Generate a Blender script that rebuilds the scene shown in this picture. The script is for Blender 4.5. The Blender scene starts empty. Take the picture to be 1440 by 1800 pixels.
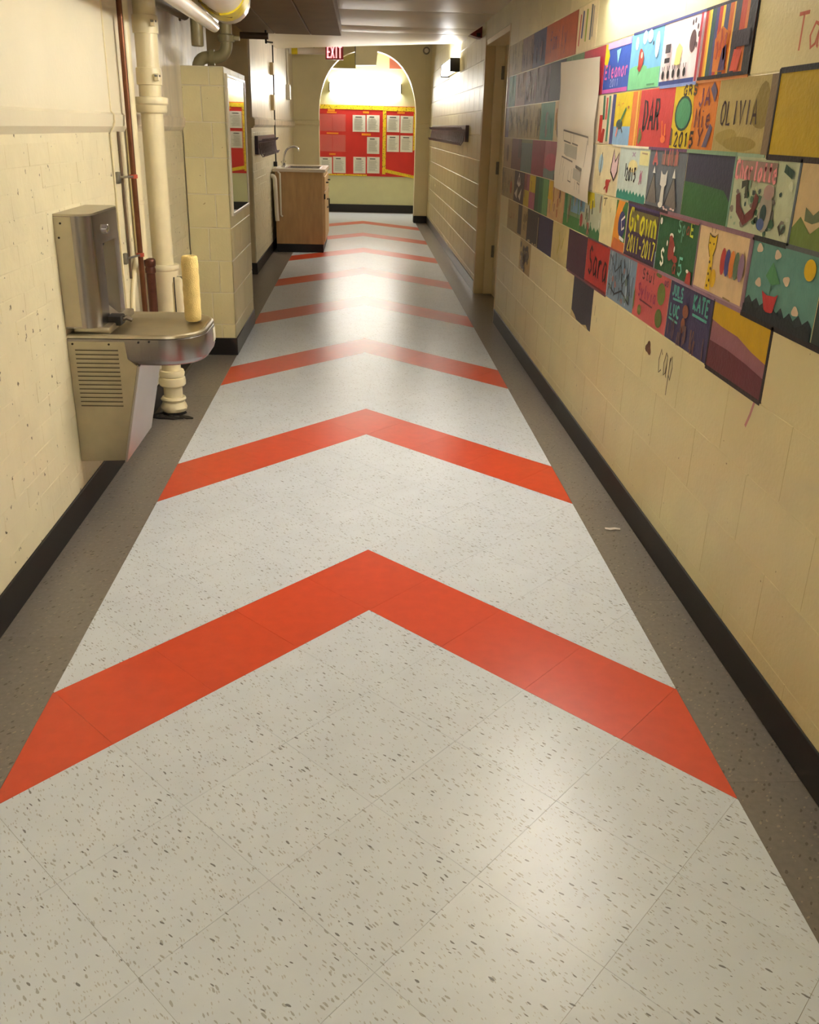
import bpy, bmesh, math, random
from mathutils import Vector, Matrix
random.seed(7)
scene = bpy.context.scene
C = scene.collection
PI = math.pi

# ------------------------------------------------------------------ camera
F_PX, PITCH, YAW, ROLL, CAM_H = 1613.88, 0.3957, 0.0585, 0.0268, 1.476
cam_d = bpy.data.cameras.new('camera'); cam = bpy.data.objects.new('camera', cam_d); C.objects.link(cam)
cam_d.sensor_fit = 'HORIZONTAL'; cam_d.sensor_width = 36.0; cam_d.lens = 36.0 * F_PX / 1440.0
cam_d.clip_start = 0.02
fw = Vector((math.sin(YAW)*math.cos(PITCH), math.cos(YAW)*math.cos(PITCH), -math.sin(PITCH)))
rt = Vector((math.cos(YAW), -math.sin(YAW), 0)); up = rt.cross(fw)
rt2 = rt*math.cos(ROLL) + up*math.sin(ROLL); up2 = -rt*math.sin(ROLL) + up*math.cos(ROLL)
M = Matrix((rt2, up2, -fw)).transposed().to_4x4(); M.translation = (0, 0, CAM_H)
cam.matrix_world = M
scene.camera = cam

# ------------------------------------------------------------------ world, exposure
w = bpy.data.worlds.new('world'); scene.world = w; w.use_nodes = True
w.node_tree.nodes['Background'].inputs[0].default_value = (1, .93, .82, 1)
w.node_tree.nodes['Background'].inputs[1].default_value = 0.0
vs = scene.view_settings
vs.view_transform = 'Standard'; vs.look = 'None'; vs.gamma = 1.0; vs.use_curve_mapping = False
vs.exposure = 1.52
TUBE_NEAR, TUBE_MID, TUBE_END, TUBE_FILL = 18.0, 15.0, 24.0, 27.0      # emission of the wall lamps' diffusers
TUBE_COL = (1.0, .975, .955)

# ------------------------------------------------------------------ materials
def lin(c):
    f = lambda v: v/12.92 if v <= .04045 else ((v+.055)/1.055)**2.4
    return tuple(f(v/255.0) for v in c)
MATS = {}
def nd(t, typ, **kw):
    n = t.nodes.new(typ)
    for k, v in kw.items(): setattr(n, k, v)
    return n
def mat(name, rgb, rough=.5, metal=0.0, var=.06, vscale=6.0, bump=0.0, bscale=60.0, spec=.5, coat=0.0, extra=None, objrand=0.0, stretch=None):
    """painted / plain surface: colour with cloudy variation and fine relief. rgb is sRGB 0-255"""
    if name in MATS: return MATS[name]
    m = bpy.data.materials.new(name); m.use_nodes = True; t = m.node_tree
    b = t.nodes['Principled BSDF']; L = t.links.new
    col = lin(rgb)
    b.inputs['Roughness'].default_value = rough; b.inputs['Metallic'].default_value = metal
    b.inputs['Specular IOR Level'].default_value = spec
    if coat: b.inputs['Coat Weight'].default_value = coat; b.inputs['Coat Roughness'].default_value = .12
    tc = nd(t, 'ShaderNodeNewGeometry')
    src = tc.outputs['Position']        # world position, so alike pieces that share a mesh still differ
    if stretch:
        mp = nd(t, 'ShaderNodeMapping'); mp.inputs['Scale'].default_value = stretch; L(src, mp.inputs[0]); src = mp.outputs[0]
    no = nd(t, 'ShaderNodeTexNoise'); no.inputs['Scale'].default_value = vscale; no.inputs['Detail'].default_value = 5
    L(src, no.inputs['Vector'])
    mr = nd(t, 'ShaderNodeMapRange'); mr.inputs['From Min'].default_value = .3; mr.inputs['From Max'].default_value = .7
    mr.inputs['To Min'].default_value = 1-var; mr.inputs['To Max'].default_value = 1+var
    L(no.outputs[0], mr.inputs[0])
    val = mr.outputs[0]
    if objrand:
        oi = nd(t, 'ShaderNodeObjectInfo'); m2 = nd(t, 'ShaderNodeMapRange')
        m2.inputs['To Min'].default_value = 1-objrand; m2.inputs['To Max'].default_value = 1+objrand
        L(oi.outputs['Random'], m2.inputs[0])
        mu = nd(t, 'ShaderNodeMath', operation='MULTIPLY'); L(val, mu.inputs[0]); L(m2.outputs[0], mu.inputs[1]); val = mu.outputs[0]
    vm = nd(t, 'ShaderNodeVectorMath', operation='SCALE'); vm.inputs[0].default_value = col
    L(val, vm.inputs['Scale'])
    out = vm.outputs[0]
    if extra: out = extra(t, tc.outputs['Position'], out, b)
    L(out, b.inputs['Base Color'])
    if bump:
        n2 = nd(t, 'ShaderNodeTexNoise'); n2.inputs['Scale'].default_value = bscale; n2.inputs['Detail'].default_value = 4
        L(src, n2.inputs['Vector'])
        bp = nd(t, 'ShaderNodeBump'); bp.inputs['Strength'].default_value = bump; bp.inputs['Distance'].default_value = .004
        L(n2.outputs[0], bp.inputs['Height']); L(bp.outputs[0], b.inputs['Normal'])
    MATS[name] = m
    return m
def mixc(t, fac, a, bcol):
    mx = nd(t, 'ShaderNodeMix', data_type='RGBA'); L = t.links.new
    L(fac, mx.inputs[0]); L(a, mx.inputs[6])
    if isinstance(bcol, tuple): mx.inputs[7].default_value = (*bcol, 1)
    else: L(bcol, mx.inputs[7])
    return mx.outputs[2]
def flecks(scale, stretch, rot, thr, pick, colr):
    """elongated chips strewn through vinyl tile, chosen cell by cell"""
    def f(t, vec, out, b):
        L = t.links.new
        for i, (s, st, ro, th, pk, cl) in enumerate(zip(scale, stretch, rot, thr, pick, colr)):
            m0 = nd(t, 'ShaderNodeMapping'); m0.inputs['Rotation'].default_value = (0, 0, ro)
            mp = nd(t, 'ShaderNodeMapping'); mp.inputs['Scale'].default_value = (s, s*st, s); L(m0.outputs[0], mp.inputs[0])
            wn = nd(t, 'ShaderNodeTexNoise'); wn.inputs['Scale'].default_value = 30
            L(vec, wn.inputs['Vector'])
            va = nd(t, 'ShaderNodeVectorMath', operation='MULTIPLY_ADD'); va.inputs[1].default_value = (.012,)*3
            L(wn.outputs['Color'], va.inputs[0]); L(vec, va.inputs[2])
            L(va.outputs[0], m0.inputs[0])
            vo = nd(t, 'ShaderNodeTexVoronoi', voronoi_dimensions='2D'); vo.inputs['Scale'].default_value = 1.0
            L(mp.outputs[0], vo.inputs['Vector'])
            sp = nd(t, 'ShaderNodeSeparateColor'); L(vo.outputs['Color'], sp.inputs[0])
            sz = nd(t, 'ShaderNodeMath', operation='MULTIPLY'); L(sp.outputs[1], sz.inputs[0]); sz.inputs[1].default_value = th
            lt = nd(t, 'ShaderNodeMath', operation='LESS_THAN'); L(vo.outputs['Distance'], lt.inputs[0]); L(sz.outputs[0], lt.inputs[1])
            l2 = nd(t, 'ShaderNodeMath', operation='LESS_THAN'); L(sp.outputs[0], l2.inputs[0]); l2.inputs[1].default_value = pk
            mu = nd(t, 'ShaderNodeMath', operation='MULTIPLY'); L(lt.outputs[0], mu.inputs[0]); L(l2.outputs[0], mu.inputs[1])
            m3 = nd(t, 'ShaderNodeMath', operation='MULTIPLY'); L(mu.outputs[0], m3.inputs[0])
            m3.inputs[1].default_value = .85
            out = mixc(t, m3.outputs[0], out, lin(cl))
        return out
    return f
def chips(scale, thr, colr, zmax=None):
    """knocked-off paint: small dark patches"""
    def f(t, vec, out, b):
        L = t.links.new
        n1 = nd(t, 'ShaderNodeTexNoise'); n1.inputs['Scale'].default_value = scale; n1.inputs['Detail'].default_value = 3
        L(vec, n1.inputs['Vector'])
        g = nd(t, 'ShaderNodeMapRange'); g.inputs['From Min'].default_value = thr; g.inputs['From Max'].default_value = thr+.02
        L(n1.outputs[0], g.inputs[0])
        return mixc(t, g.outputs[0], out, lin(colr))
    return f
def emis(name, rgb, strength):
    m = bpy.data.materials.new(name); m.use_nodes = True; t = m.node_tree
    b = t.nodes['Principled BSDF']; b.inputs['Base Color'].default_value = (.8, .8, .8, 1)
    b.inputs['Emission Color'].default_value = (*rgb, 1); b.inputs['Emission Strength'].default_value = strength
    return m

CREAM = mat('cream_wall_paint', (226, 217, 190), .42, var=.035, vscale=3, bump=.25, bscale=45)
CREAM_BRICK = mat('cream_brick_paint', (224, 214, 180), .4, var=.05, vscale=7, bump=.5, bscale=28, extra=chips(30, .69, (104, 92, 62)))
CREAM_BLOCK = mat('cream_block_paint', (219, 208, 160), .42, var=.04, vscale=5, bump=.3, bscale=70, objrand=.025, extra=chips(40, .735, (140, 118, 76)))
CREAM_PIPE = mat('cream_pipe_paint', (228, 216, 178), .35, var=.05, vscale=12, bump=.15, bscale=50)
FAR_BLOCK = mat('far_block_paint', (222, 212, 164), .42, var=.05, vscale=4, bump=.3, bscale=40, spec=.4)
ARCH_PAINT = mat('arch_wall_paint', (228, 218, 176), .4, var=.05, vscale=3, bump=.25, bscale=30)
PLASTER_PEEL = mat('worn_plaster', (226, 214, 190), .35, var=.16, vscale=9, bump=1.0, bscale=22, stretch=(1, 1, .35))
CEIL = mat('ceiling_paint', (238, 228, 204), .4, spec=.35, var=.05, vscale=2, bump=.5, bscale=3)
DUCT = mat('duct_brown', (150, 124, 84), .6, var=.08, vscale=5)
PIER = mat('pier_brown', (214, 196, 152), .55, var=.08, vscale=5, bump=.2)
BLACK = mat('black_vinyl_base', (20, 17, 15), .45, var=.2, vscale=12)
GREY_BASE = mat('scuffed_vinyl_base', (58, 50, 44), .3, var=.3, vscale=8)
WHITE_TILE = mat('white_vinyl_tile', (210, 217, 227), .29, spec=.36, var=.03, vscale=9, bump=.03, bscale=6, objrand=.018,
    extra=flecks((125, 190, 85), (.30, .32, .32), (-.70, -.52, -.86), (.30, .30, .20), (.30, .34, .16), ((158, 159, 161), (180, 181, 183), (96, 96, 100))))
RED_TILE = mat('orange_red_vinyl_tile', (212, 76, 44), .3, var=.05, vscale=22, bump=.03, bscale=6, objrand=.02)
GREY_TILE = mat('grey_vinyl_tile', (122, 115, 108), .32, var=.10, vscale=60, bump=.03, bscale=6, objrand=.05,
    extra=flecks((110, 90), (.5, .5), (.8, .5), (.34, .36), (.22, .2), ((150, 138, 120), (84, 74, 62))))
SUBFLOOR = mat('tile_joint', (126, 120, 108), .7)
STEEL = mat('brushed_stainless', (158, 153, 152), .27, metal=1.0, var=.05, vscale=30, bump=.06, bscale=150, stretch=(1, 1, .06))
STEEL_FLAT = mat('dull_stainless', (180, 172, 152), .36, metal=1.0, var=.06, vscale=14)
CHROME = mat('chrome', (215, 215, 215), .12, metal=1.0, var=.02)
DARK = mat('dark_gap', (28, 24, 20), .7)
COPPER = mat('aged_copper', (112, 70, 46), .42, metal=.7, var=.2, vscale=18)
DARK_COPPER = mat('dark_copper', (96, 58, 46), .4, metal=.6, var=.25, vscale=20)
GALV = mat('galvanised_steel', (140, 136, 124), .45, metal=.8, var=.15, vscale=40)
RUST_RED = mat('red_lead_paint', (176, 74, 50), .5, var=.15, vscale=40)
OLIVE_PIPE = mat('olive_pipe_paint', (156, 146, 106), .4, var=.06, vscale=14)
BROWN_PIPE = mat('brown_pipe_paint', (98, 78, 56), .45, var=.15, vscale=14)
WRAP = mat('white_plastic_wrap', (236, 228, 216), .22, var=.05, vscale=7, bump=.5, bscale=10)
YTAPE = mat('yellow_tape', (226, 204, 40), .35, var=.12, vscale=30)
PLY = mat('varnished_plywood', (190, 154, 106), .45, var=.12, vscale=7, bump=.1, bscale=30, stretch=(3, 3, .6), extra=chips(6, .72, (98, 66, 34)))
PLY_EDGE = mat('pale_wood_edge', (214, 178, 128), .45, var=.1, vscale=20, stretch=(4, 4, .4))
LAMINATE = mat('pale_laminate_top', (222, 210, 192), .25, var=.03)
RAIL = mat('dark_coat_rail', (62, 48, 54), .35, var=.2, vscale=30)
HOOK = mat('mauve_grey_hook', (132, 118, 122), .3, metal=.6, var=.1)
DOORPAINT = mat('door_frame_paint', (244, 226, 184), .35, var=.03)
DOORSHADE = mat('door_casing_paint', (224, 200, 150), .4, var=.04)
PAPER = mat('white_sheet', (226, 224, 214), .6, var=.03, vscale=12)
BOARD_RED = mat('red_board_paper', (206, 44, 38), .55, var=.06, vscale=4)
BORDER_Y = mat('yellow_speckled_border', (238, 206, 40), .5, var=.06, vscale=14, extra=chips(70, .6, (70, 52, 20)))
ORANGE_LBL = mat('orange_heading_card', (240, 146, 32), .5, var=.1, vscale=60)
SIGN_RED = mat('exit_sign_face', (150, 40, 48), .4, var=.05)
ALARM_RED = mat('alarm_red', (112, 24, 26), .35, var=.08)
PLASTIC_W = mat('white_plastic', (224, 216, 196), .35, var=.02)
ROLLER = mat('yellow_roller_nap', (244, 216, 142), .85, var=.10, vscale=18, bump=1.0, bscale=260)
TUBE_MATS = {}

# ------------------------------------------------------------------ mesh building
class MB:
    def __init__(s): s.v = []; s.f = []; s.m = []; s.mats = []
    def mi(s, m):
        if m not in s.mats: s.mats.append(m)
        return s.mats.index(m)
    def add(s, vs, fs, m):
        o = len(s.v); k = s.mi(m); s.v += [tuple(v) for v in vs]
        for f in fs: s.f.append(tuple(i+o for i in f)); s.m.append(k)
        return s
    def box(s, a, b, m, bev=0.0, seg=2):
        (x0, y0, z0), (x1, y1, z1) = a, b
        vs = [(x0,y0,z0),(x1,y0,z0),(x1,y1,z0),(x0,y1,z0),(x0,y0,z1),(x1,y0,z1),(x1,y1,z1),(x0,y1,z1)]
        fs = [(0,3,2,1),(4,5,6,7),(0,1,5,4),(1,2,6,5),(2,3,7,6),(3,0,4,7)]
        if bev:
            bm = bmesh.new(); bv = [bm.verts.new(v) for v in vs]
            for f in fs: bm.faces.new([bv[i] for i in f])
            bmesh.ops.bevel(bm, geom=list(bm.edges), offset=bev, segments=seg, affect='EDGES', profile=.5)
            bm.verts.index_update()
            vs = [v.co[:] for v in bm.verts]; fs = [[v.index for v in f.verts] for f in bm.faces]; bm.free()
        return s.add(vs, fs, m)
    def tube(s, pts, r, m, n=12, cap=True):
        pts = [Vector(p) for p in pts]; rs = r if isinstance(r, (list, tuple)) else [r]*len(pts)
        vs = []; fs = []; ref = None
        for i, p in enumerate(pts):
            d = (pts[min(i+1, len(pts)-1)] - pts[max(i-1, 0)]).normalized()
            if ref is None:
                ref = Vector((0,0,1)) if abs(d.z) < .9 else Vector((0,1,0))
            a = (ref - d*ref.dot(d)).normalized(); ref = a; b = d.cross(a)
            for k in range(n):
                t = 2*PI*k/n; vs.append(p + (a*math.cos(t) + b*math.sin(t))*rs[i])
        for i in range(len(pts)-1):
            for k in range(n):
                q = (k+1) % n; fs.append((i*n+k, i*n+q, (i+1)*n+q, (i+1)*n+k))
        if cap:
            fs.append(tuple(range(n-1, -1, -1))); fs.append(tuple((len(pts)-1)*n+k for k in range(n)))
        return s.add(vs, fs, m)
    def lathe(s, cx, cy, prof, m, n=24, wob=0.0):
        vs = []; fs = []
        for j, (r, z) in enumerate(prof):
            for k in range(n):
                t = 2*PI*k/n; rr = r*(1+wob*math.sin(3*t+j*1.7)+wob*.6*math.sin(7*t+j)); vs.append((cx+rr*math.cos(t), cy+rr*math.sin(t), z))
        for j in range(len(prof)-1):
            for k in range(n):
                q = (k+1) % n; fs.append((j*n+k, j*n+q, (j+1)*n+q, (j+1)*n+k))
        fs.append(tuple(range(n-1, -1, -1))); fs.append(tuple((len(prof)-1)*n+k for k in range(n)))
        return s.add(vs, fs, m)
    def prism(s, poly, lo, hi, m, axis='z'):
        """extrude a 2-D polygon. axis z: (x,y); axis y: (x,z); axis x: (y,z)"""
        def P(a, b, h): return {'z': (a, b, h), 'y': (a, h, b), 'x': (h, a, b)}[axis]
        n = len(poly); vs = [P(a, b, lo) for a, b in poly] + [P(a, b, hi) for a, b in poly]
        fs = [tuple(range(n-1, -1, -1)), tuple(range(n, 2*n))] + [(i, (i+1) % n, n+(i+1) % n, n+i) for i in range(n)]
        return s.add(vs, fs, m)
def woff(o):
    v = Vector((0,0,0))
    while o: v += o.location; o = o.parent
    return v
def obj(name, mb, parent=None, smooth=None):
    off = woff(parent) if parent else Vector((0,0,0))
    me = bpy.data.meshes.new(name)
    me.from_pydata([(x-off.x, y-off.y, z-off.z) for x, y, z in mb.v], [], mb.f)
    for m in mb.mats: me.materials.append(m)
    me.polygons.foreach_set('material_index', mb.m)
    bm = bmesh.new(); bm.from_mesh(me); bmesh.ops.recalc_face_normals(bm, faces=bm.faces); bm.to_mesh(me); bm.free()
    if smooth:
        me.polygons.foreach_set('use_smooth', [True]*len(me.polygons)); me.set_sharp_from_angle(angle=math.radians(smooth))
    o = bpy.data.objects.new(name, me); C.objects.link(o)
    if parent: o.parent = parent
    return o
def tag(o, label, cat=None, group=None):
    o['label'] = label
    if cat: o['category'] = cat
    if group: o['group'] = group
    return o
def thing(name, label, cat, loc=(0,0,0), group=None):
    o = bpy.data.objects.new(name, None); C.objects.link(o); o.location = loc; o.empty_display_size = .1
    return tag(o, label, cat, group)
def struct(name, mb, label=None, smooth=None):
    o = obj(name, mb, None, smooth); o['kind'] = 'structure'; o['category'] = name.split('_')[0]
    o['label'] = label or name.replace('_', ' ')
    return o
def arc(cx, cy, r, a0, a1, n): return [(cx+r*math.cos(math.radians(a0+(a1-a0)*i/n)), cy+r*math.sin(math.radians(a0+(a1-a0)*i/n))) for i in range(n+1)]
def bend(p0, p1, p2, n=6):
    p0, p1, p2 = Vector(p0), Vector(p1), Vector(p2)
    return [p0*(1-t)**2 + p1*2*t*(1-t) + p2*t*t for t in [i/n for i in range(n+1)]]

# ================================================================== SETTING
XL, XR = -1.105, 1.105
Y_BACK, Y_ARCH, Y_END = -6.0, 16.2, 18.1
Z_CEIL, Z_HIGH = 2.37, 2.78
XC, HW, TS, TY0 = .0314, .8845, .4724, 3.1571
TK = .9486/.8845
FXL, FXR = XC-HW, XC+HW

# ---- floor
mb = MB(); mb.box((-2.6, Y_BACK, -.12), (2.6, Y_END+.2, -.0012), SUBFLOOR)
floor = struct('floor', mb, 'corridor floor of white vinyl tiles with orange-red chevrons and grey borders')
def clip(poly, ax, val, keep_less):
    out = []
    for i in range(len(poly)):
        a, b = poly[i], poly[(i+1) % len(poly)]
        ia = (a[ax] <= val) == keep_less; ib = (b[ax] <= val) == keep_less
        if ia: out.append(a)
        if ia != ib:
            t = (val-a[ax])/(b[ax]-a[ax]); out.append((a[0]+(b[0]-a[0])*t, a[1]+(b[1]-a[1])*t))
    return out
def shrink(poly, d):
    cx = sum(p[0] for p in poly)/len(poly); cy = sum(p[1] for p in poly)/len(poly); out = []
    n = len(poly); area = sum(poly[i][0]*poly[(i+1)%n][1]-poly[(i+1)%n][0]*poly[i][1] for i in range(n))
    sg = 1 if area > 0 else -1
    for i in range(n):
        p, q, r = Vector(poly[i-1]), Vector(poly[i]), Vector(poly[(i+1) % n])
        e1 = (q-p); e2 = (r-q)
        if e1.length < 1e-5 or e2.length < 1e-5: out.append(tuple(q)); continue
        e1.normalize(); e2.normalize()
        n1 = Vector((-e1.y, e1.x))*sg; n2 = Vector((-e2.y, e2.x))*sg
        k = 1+n1.dot(n2)
        out.append(tuple(q + (n1+n2)*(d/max(k, .35))))
    return out
tiles = []
for i in range(-24, 60):
    for j in range(-24, 60):
        if abs(i-j) > 6: continue
        cell = []
        for a, b in ((i, j), (i+1, j), (i+1, j+1), (i, j+1)):
            cell.append((XC + (a-b)*TS/(2*TK), TY0 + (a+b)*TS/2))
        for ax, val, kl in ((0, FXR, True), (0, FXL, False), (1, 17.92, True), (1, -1.0, False)):
            if cell: cell = clip(cell, ax, val, kl)
        if len(cell) < 3: continue
        n = len(cell); ar = abs(sum(cell[q][0]*cell[(q+1)%n][1]-cell[(q+1)%n][0]*cell[q][1] for q in range(n)))/2
        if ar < 1e-4: continue
        m_ = max(i, j)                    # right half: bands of constant a, left half: of constant b
        red = m_ % 4 == 3 and -4 < m_ < 28
        tiles.append((sum(p[1] for p in cell)/n, cell, red))
tiles.sort(key=lambda t: t[0])
def tile_mesh(mb, cell, m, g=.0004):
    s = shrink(cell, g); n = len(s)
    mb.add([(x, y, 0) for x, y in s] + [(x, y, -.0012) for x, y in s], [tuple(range(n))] + [(i, n+i, n+(i+1) % n, (i+1) % n) for i in range(n)], m)
near = [t for t in tiles if t[0] > .3]
for yc, cell, red in near[:230]:
    mb = MB(); tile_mesh(mb, cell, RED_TILE if red else WHITE_TILE)
    o = obj('red_tile' if red else 'white_tile', mb, floor)
mb = MB()
for yc, cell, red in near[230:]: tile_mesh(mb, cell, RED_TILE if red else WHITE_TILE)
o = obj('far_tile_field', mb, floor); o['kind'] = 'stuff'; o['label'] = 'far white tiles with red chevrons'
mb = MB()
for yc, cell, red in tiles:
    if yc <= .3: tile_mesh(mb, cell, RED_TILE if red else WHITE_TILE)
o = obj('rear_tile_field', mb, floor); o['kind'] = 'stuff'
# grey borders, cut into lengths
def strip(x0, x1, cuts, name='grey_border_tile'):
    for a, b in zip(cuts, cuts[1:]):
        mb = MB(); tile_mesh(mb, [(x0, a), (x1, a), (x1, b), (x0, b)], GREY_TILE); obj(name, mb, floor)
cl = [-1.0, .686, 1.60, 2.515, 3.43, 4.344, 5.26, 6.33]
strip(XL, FXL, cl)
strip(-1.9, FXL, [7.44, 8.35, 9.27, 10.08]); strip(XL-.02, FXL, [10.08, 11.0, 12.0, 13.4, 14.8, 16.2])
strip(FXR, XR+.2, [-1.0, .9, 1.8, 2.75, 3.66, 4.6, 5.5, 6.4, 7.62, 8.5, 9.1, 10.1, 11.2, 12.4, 13.6, 14.8, 16.2])
mb = MB(); tile_mesh(mb, [(FXL-.0, 16.2), (FXL, 17.92), (-2.5, 17.92), (-2.5, 16.45)][::-1], WHITE_TILE); obj('white_tile', mb, floor)
mb = MB(); tile_mesh(mb, [(FXR, 16.45), (2.5, 16.45), (2.5, 17.92), (FXR, 17.92)], WHITE_TILE); obj('white_tile', mb, floor)
strip(-2.5, 2.5, [17.92, Y_END])

# ---- right wall: painted concrete blocks
ROW = .2104; Z0 = 1.429; BL = .437
def zrow(k): return Z0 + ROW*k
def brow(k, n): return (2.414 if k % 2 else 2.633) + BL*n
Y_RW0, Y_RW1, Y_RF0 = .75, 7.62, 9.1
G = .0020
mb = MB(); mb.box((XR+.0010, Y_BACK, 0), (XR+.2, Y_RW1, Z_CEIL), CREAM_BLOCK)
wall_r = struct('wall_right', mb, 'cream painted concrete block wall covered with painted artwork blocks')
block_mesh = {}
def block(parent, name, x_face, y0, y1, z0, z1, m, depth=.006, side=-1, bev=.0012):
    """one wall block standing proud of its joints; alike ones share a mesh"""
    key = (round(y1-y0, 3), round(z1-z0, 3), m.name, side, depth)
    if key not in block_mesh:
        mb = MB(); hy, hz = (y1-y0)/2, (z1-z0)/2
        x0, x1 = (0, depth) if side < 0 else (-depth, 0)
        mb.box((x0, -hy, -hz), (x1, hy, hz), m, bev, 1)
        me_o = obj(name, mb, None, None); block_mesh[key] = me_o.data; bpy.data.objects.remove(me_o)
    o = bpy.data.objects.new(name, block_mesh[key]); C.objects.link(o); o.parent = parent
    off = woff(parent); o.location = Vector((x_face, (y0+y1)/2, (z0+z1)/2)) - off
    return o
# behind the camera the wall simply goes on
right_blocks = {}
def row_bounds():
    out = []
    for k in range(-7, 5):
        z0 = max(0.0, zrow(k)); z1 = min(Z_CEIL, zrow(k+1))
        if z1-z0 > .02: out.append((k, z0+G, z1-G))
    return out
PAINTED = {}      # (k, n) -> (base colour, label, painter)

# ---- hand lettering: strokes in a unit box
GL = {
'A': [[(0,0),(.5,1),(1,0)],[(.2,.38),(.8,.38)]], 'C': [[(.95,.85),(.6,1),(.2,.85),(.05,.5),(.2,.12),(.6,0),(.95,.15)]],
'D': [[(.1,0),(.1,1),(.6,.9),(.95,.5),(.6,.08),(.1,0)]], 'E': [[(.95,1),(.1,1),(.1,0),(.95,0)],[(.1,.5),(.75,.5)]],
'G': [[(.9,.85),(.5,1),(.1,.6),(.15,.15),(.55,0),(.9,.2),(.9,.45),(.55,.45)]], 'I': [[(.5,0),(.5,1)]],
'J': [[(.8,1),(.8,.2),(.5,0),(.15,.2)]], 'K': [[(.1,0),(.1,1)],[(.9,1),(.1,.45),(.9,0)]], 'L': [[(.1,1),(.1,0),(.9,.02)]],
'M': [[(0,0),(.1,1),(.5,.35),(.9,1),(1,0)]], 'O': [[(.5,1),(.15,.8),(.05,.45),(.25,.08),(.55,0),(.9,.25),(.95,.6),(.8,.9),(.5,1)]],
'P': [[(.1,0),(.1,1),(.7,.95),(.85,.72),(.6,.5),(.1,.5)]], 'R': [[(.1,0),(.1,1),(.7,.95),(.85,.72),(.6,.5),(.1,.5)],[(.5,.5),(.95,0)]],
'S': [[(.9,.85),(.5,1),(.12,.8),(.3,.55),(.75,.42),(.88,.18),(.5,0),(.08,.15)]], 'T': [[(0,1),(1,1)],[(.5,1),(.5,0)]],
'U': [[(.1,1),(.1,.25),(.5,0),(.9,.25),(.9,1)]], 'V': [[(0,1),(.5,0),(1,1)]], 'X': [[(0,0),(1,1)],[(0,1),(1,0)]], 'Y': [[(0,1),(.5,.5),(1,1)],[(.5,.5),(.4,0)]],
'a': [[(.85,.6),(.45,.68),(.1,.35),(.3,.02),(.7,.12),(.85,.6),(.88,.05),(1,.02)]], 'c': [[(.85,.55),(.5,.68),(.1,.35),(.4,0),(.9,.12)]],
'e': [[(.15,.35),(.85,.4),(.6,.68),(.2,.55),(.12,.2),(.5,0),(.9,.12)]], 'f': [[(.85,.95),(.55,.98),(.45,.7),(.42,-.1)],[(.15,.55),(.8,.58)]],
'h': [[(.15,0),(.15,1)],[(.15,.4),(.5,.66),(.85,.45),(.85,0)]], 'i': [[(.5,0),(.5,.6)],[(.5,.82),(.52,.9)]], 'l': [[(.5,1),(.48,.08),(.7,0)]],
'm': [[(.05,0),(.08,.62)],[(.08,.45),(.3,.66),(.48,.5),(.48,0)],[(.48,.45),(.72,.66),(.92,.5),(.95,0)]],
'n': [[(.15,0),(.15,.65)],[(.15,.42),(.5,.66),(.82,.45),(.85,0)]], 'o': [[(.5,.66),(.12,.4),(.2,.05),(.55,0),(.88,.3),(.8,.58),(.5,.66)]],
'p': [[(.15,-.45),(.18,.62)],[(.18,.5),(.55,.68),(.88,.4),(.6,.02),(.2,.12)]], 'r': [[(.2,0),(.22,.65)],[(.22,.42),(.5,.64),(.85,.58)]],
's': [[(.8,.6),(.4,.66),(.2,.48),(.75,.22),(.6,.02),(.12,.06)]], 't': [[(.5,.95),(.48,.08),(.8,.04)],[(.15,.66),(.85,.66)]],
'u': [[(.12,.64),(.15,.12),(.5,0),(.82,.2),(.84,.64),(.86,0)]], 'v': [[(.1,.65),(.45,0),(.9,.66)]], 'w': [[(.05,.65),(.25,0),(.5,.5),(.75,0),(.97,.66)]],
'y': [[(.1,.65),(.45,.1)],[(.9,.66),(.45,.05),(.2,-.4)]], '0': [[(.5,1),(.1,.6),(.2,.1),(.6,0),(.9,.4),(.8,.9),(.5,1)]],
'1': [[(.25,.8),(.5,1),(.5,0)]], '2': [[(.1,.8),(.5,1),(.88,.75),(.1,0),(.95,.02)]], '5': [[(.9,1),(.2,1),(.15,.55),(.6,.62),(.88,.3),(.5,0),(.1,.1)]],
'7': [[(.08,1),(.92,1),(.35,0)]], '6': [[(.8,.95),(.3,.7),(.1,.25),(.5,0),(.88,.25),(.5,.5),(.15,.3)]], '-': [[(.15,.45),(.85,.45)]], '.': [[(.45,0),(.55,.08)]], '3': [[(.1,.9),(.6,1),(.85,.78),(.4,.55),(.88,.28),(.5,0),(.08,.1)]],
}
def paint_mat(rgb):
    return mat('paint_%d_%d_%d' % tuple(rgb), rgb, .5, var=.07, vscale=22, bump=.3, bscale=80, spec=.32)
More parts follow.
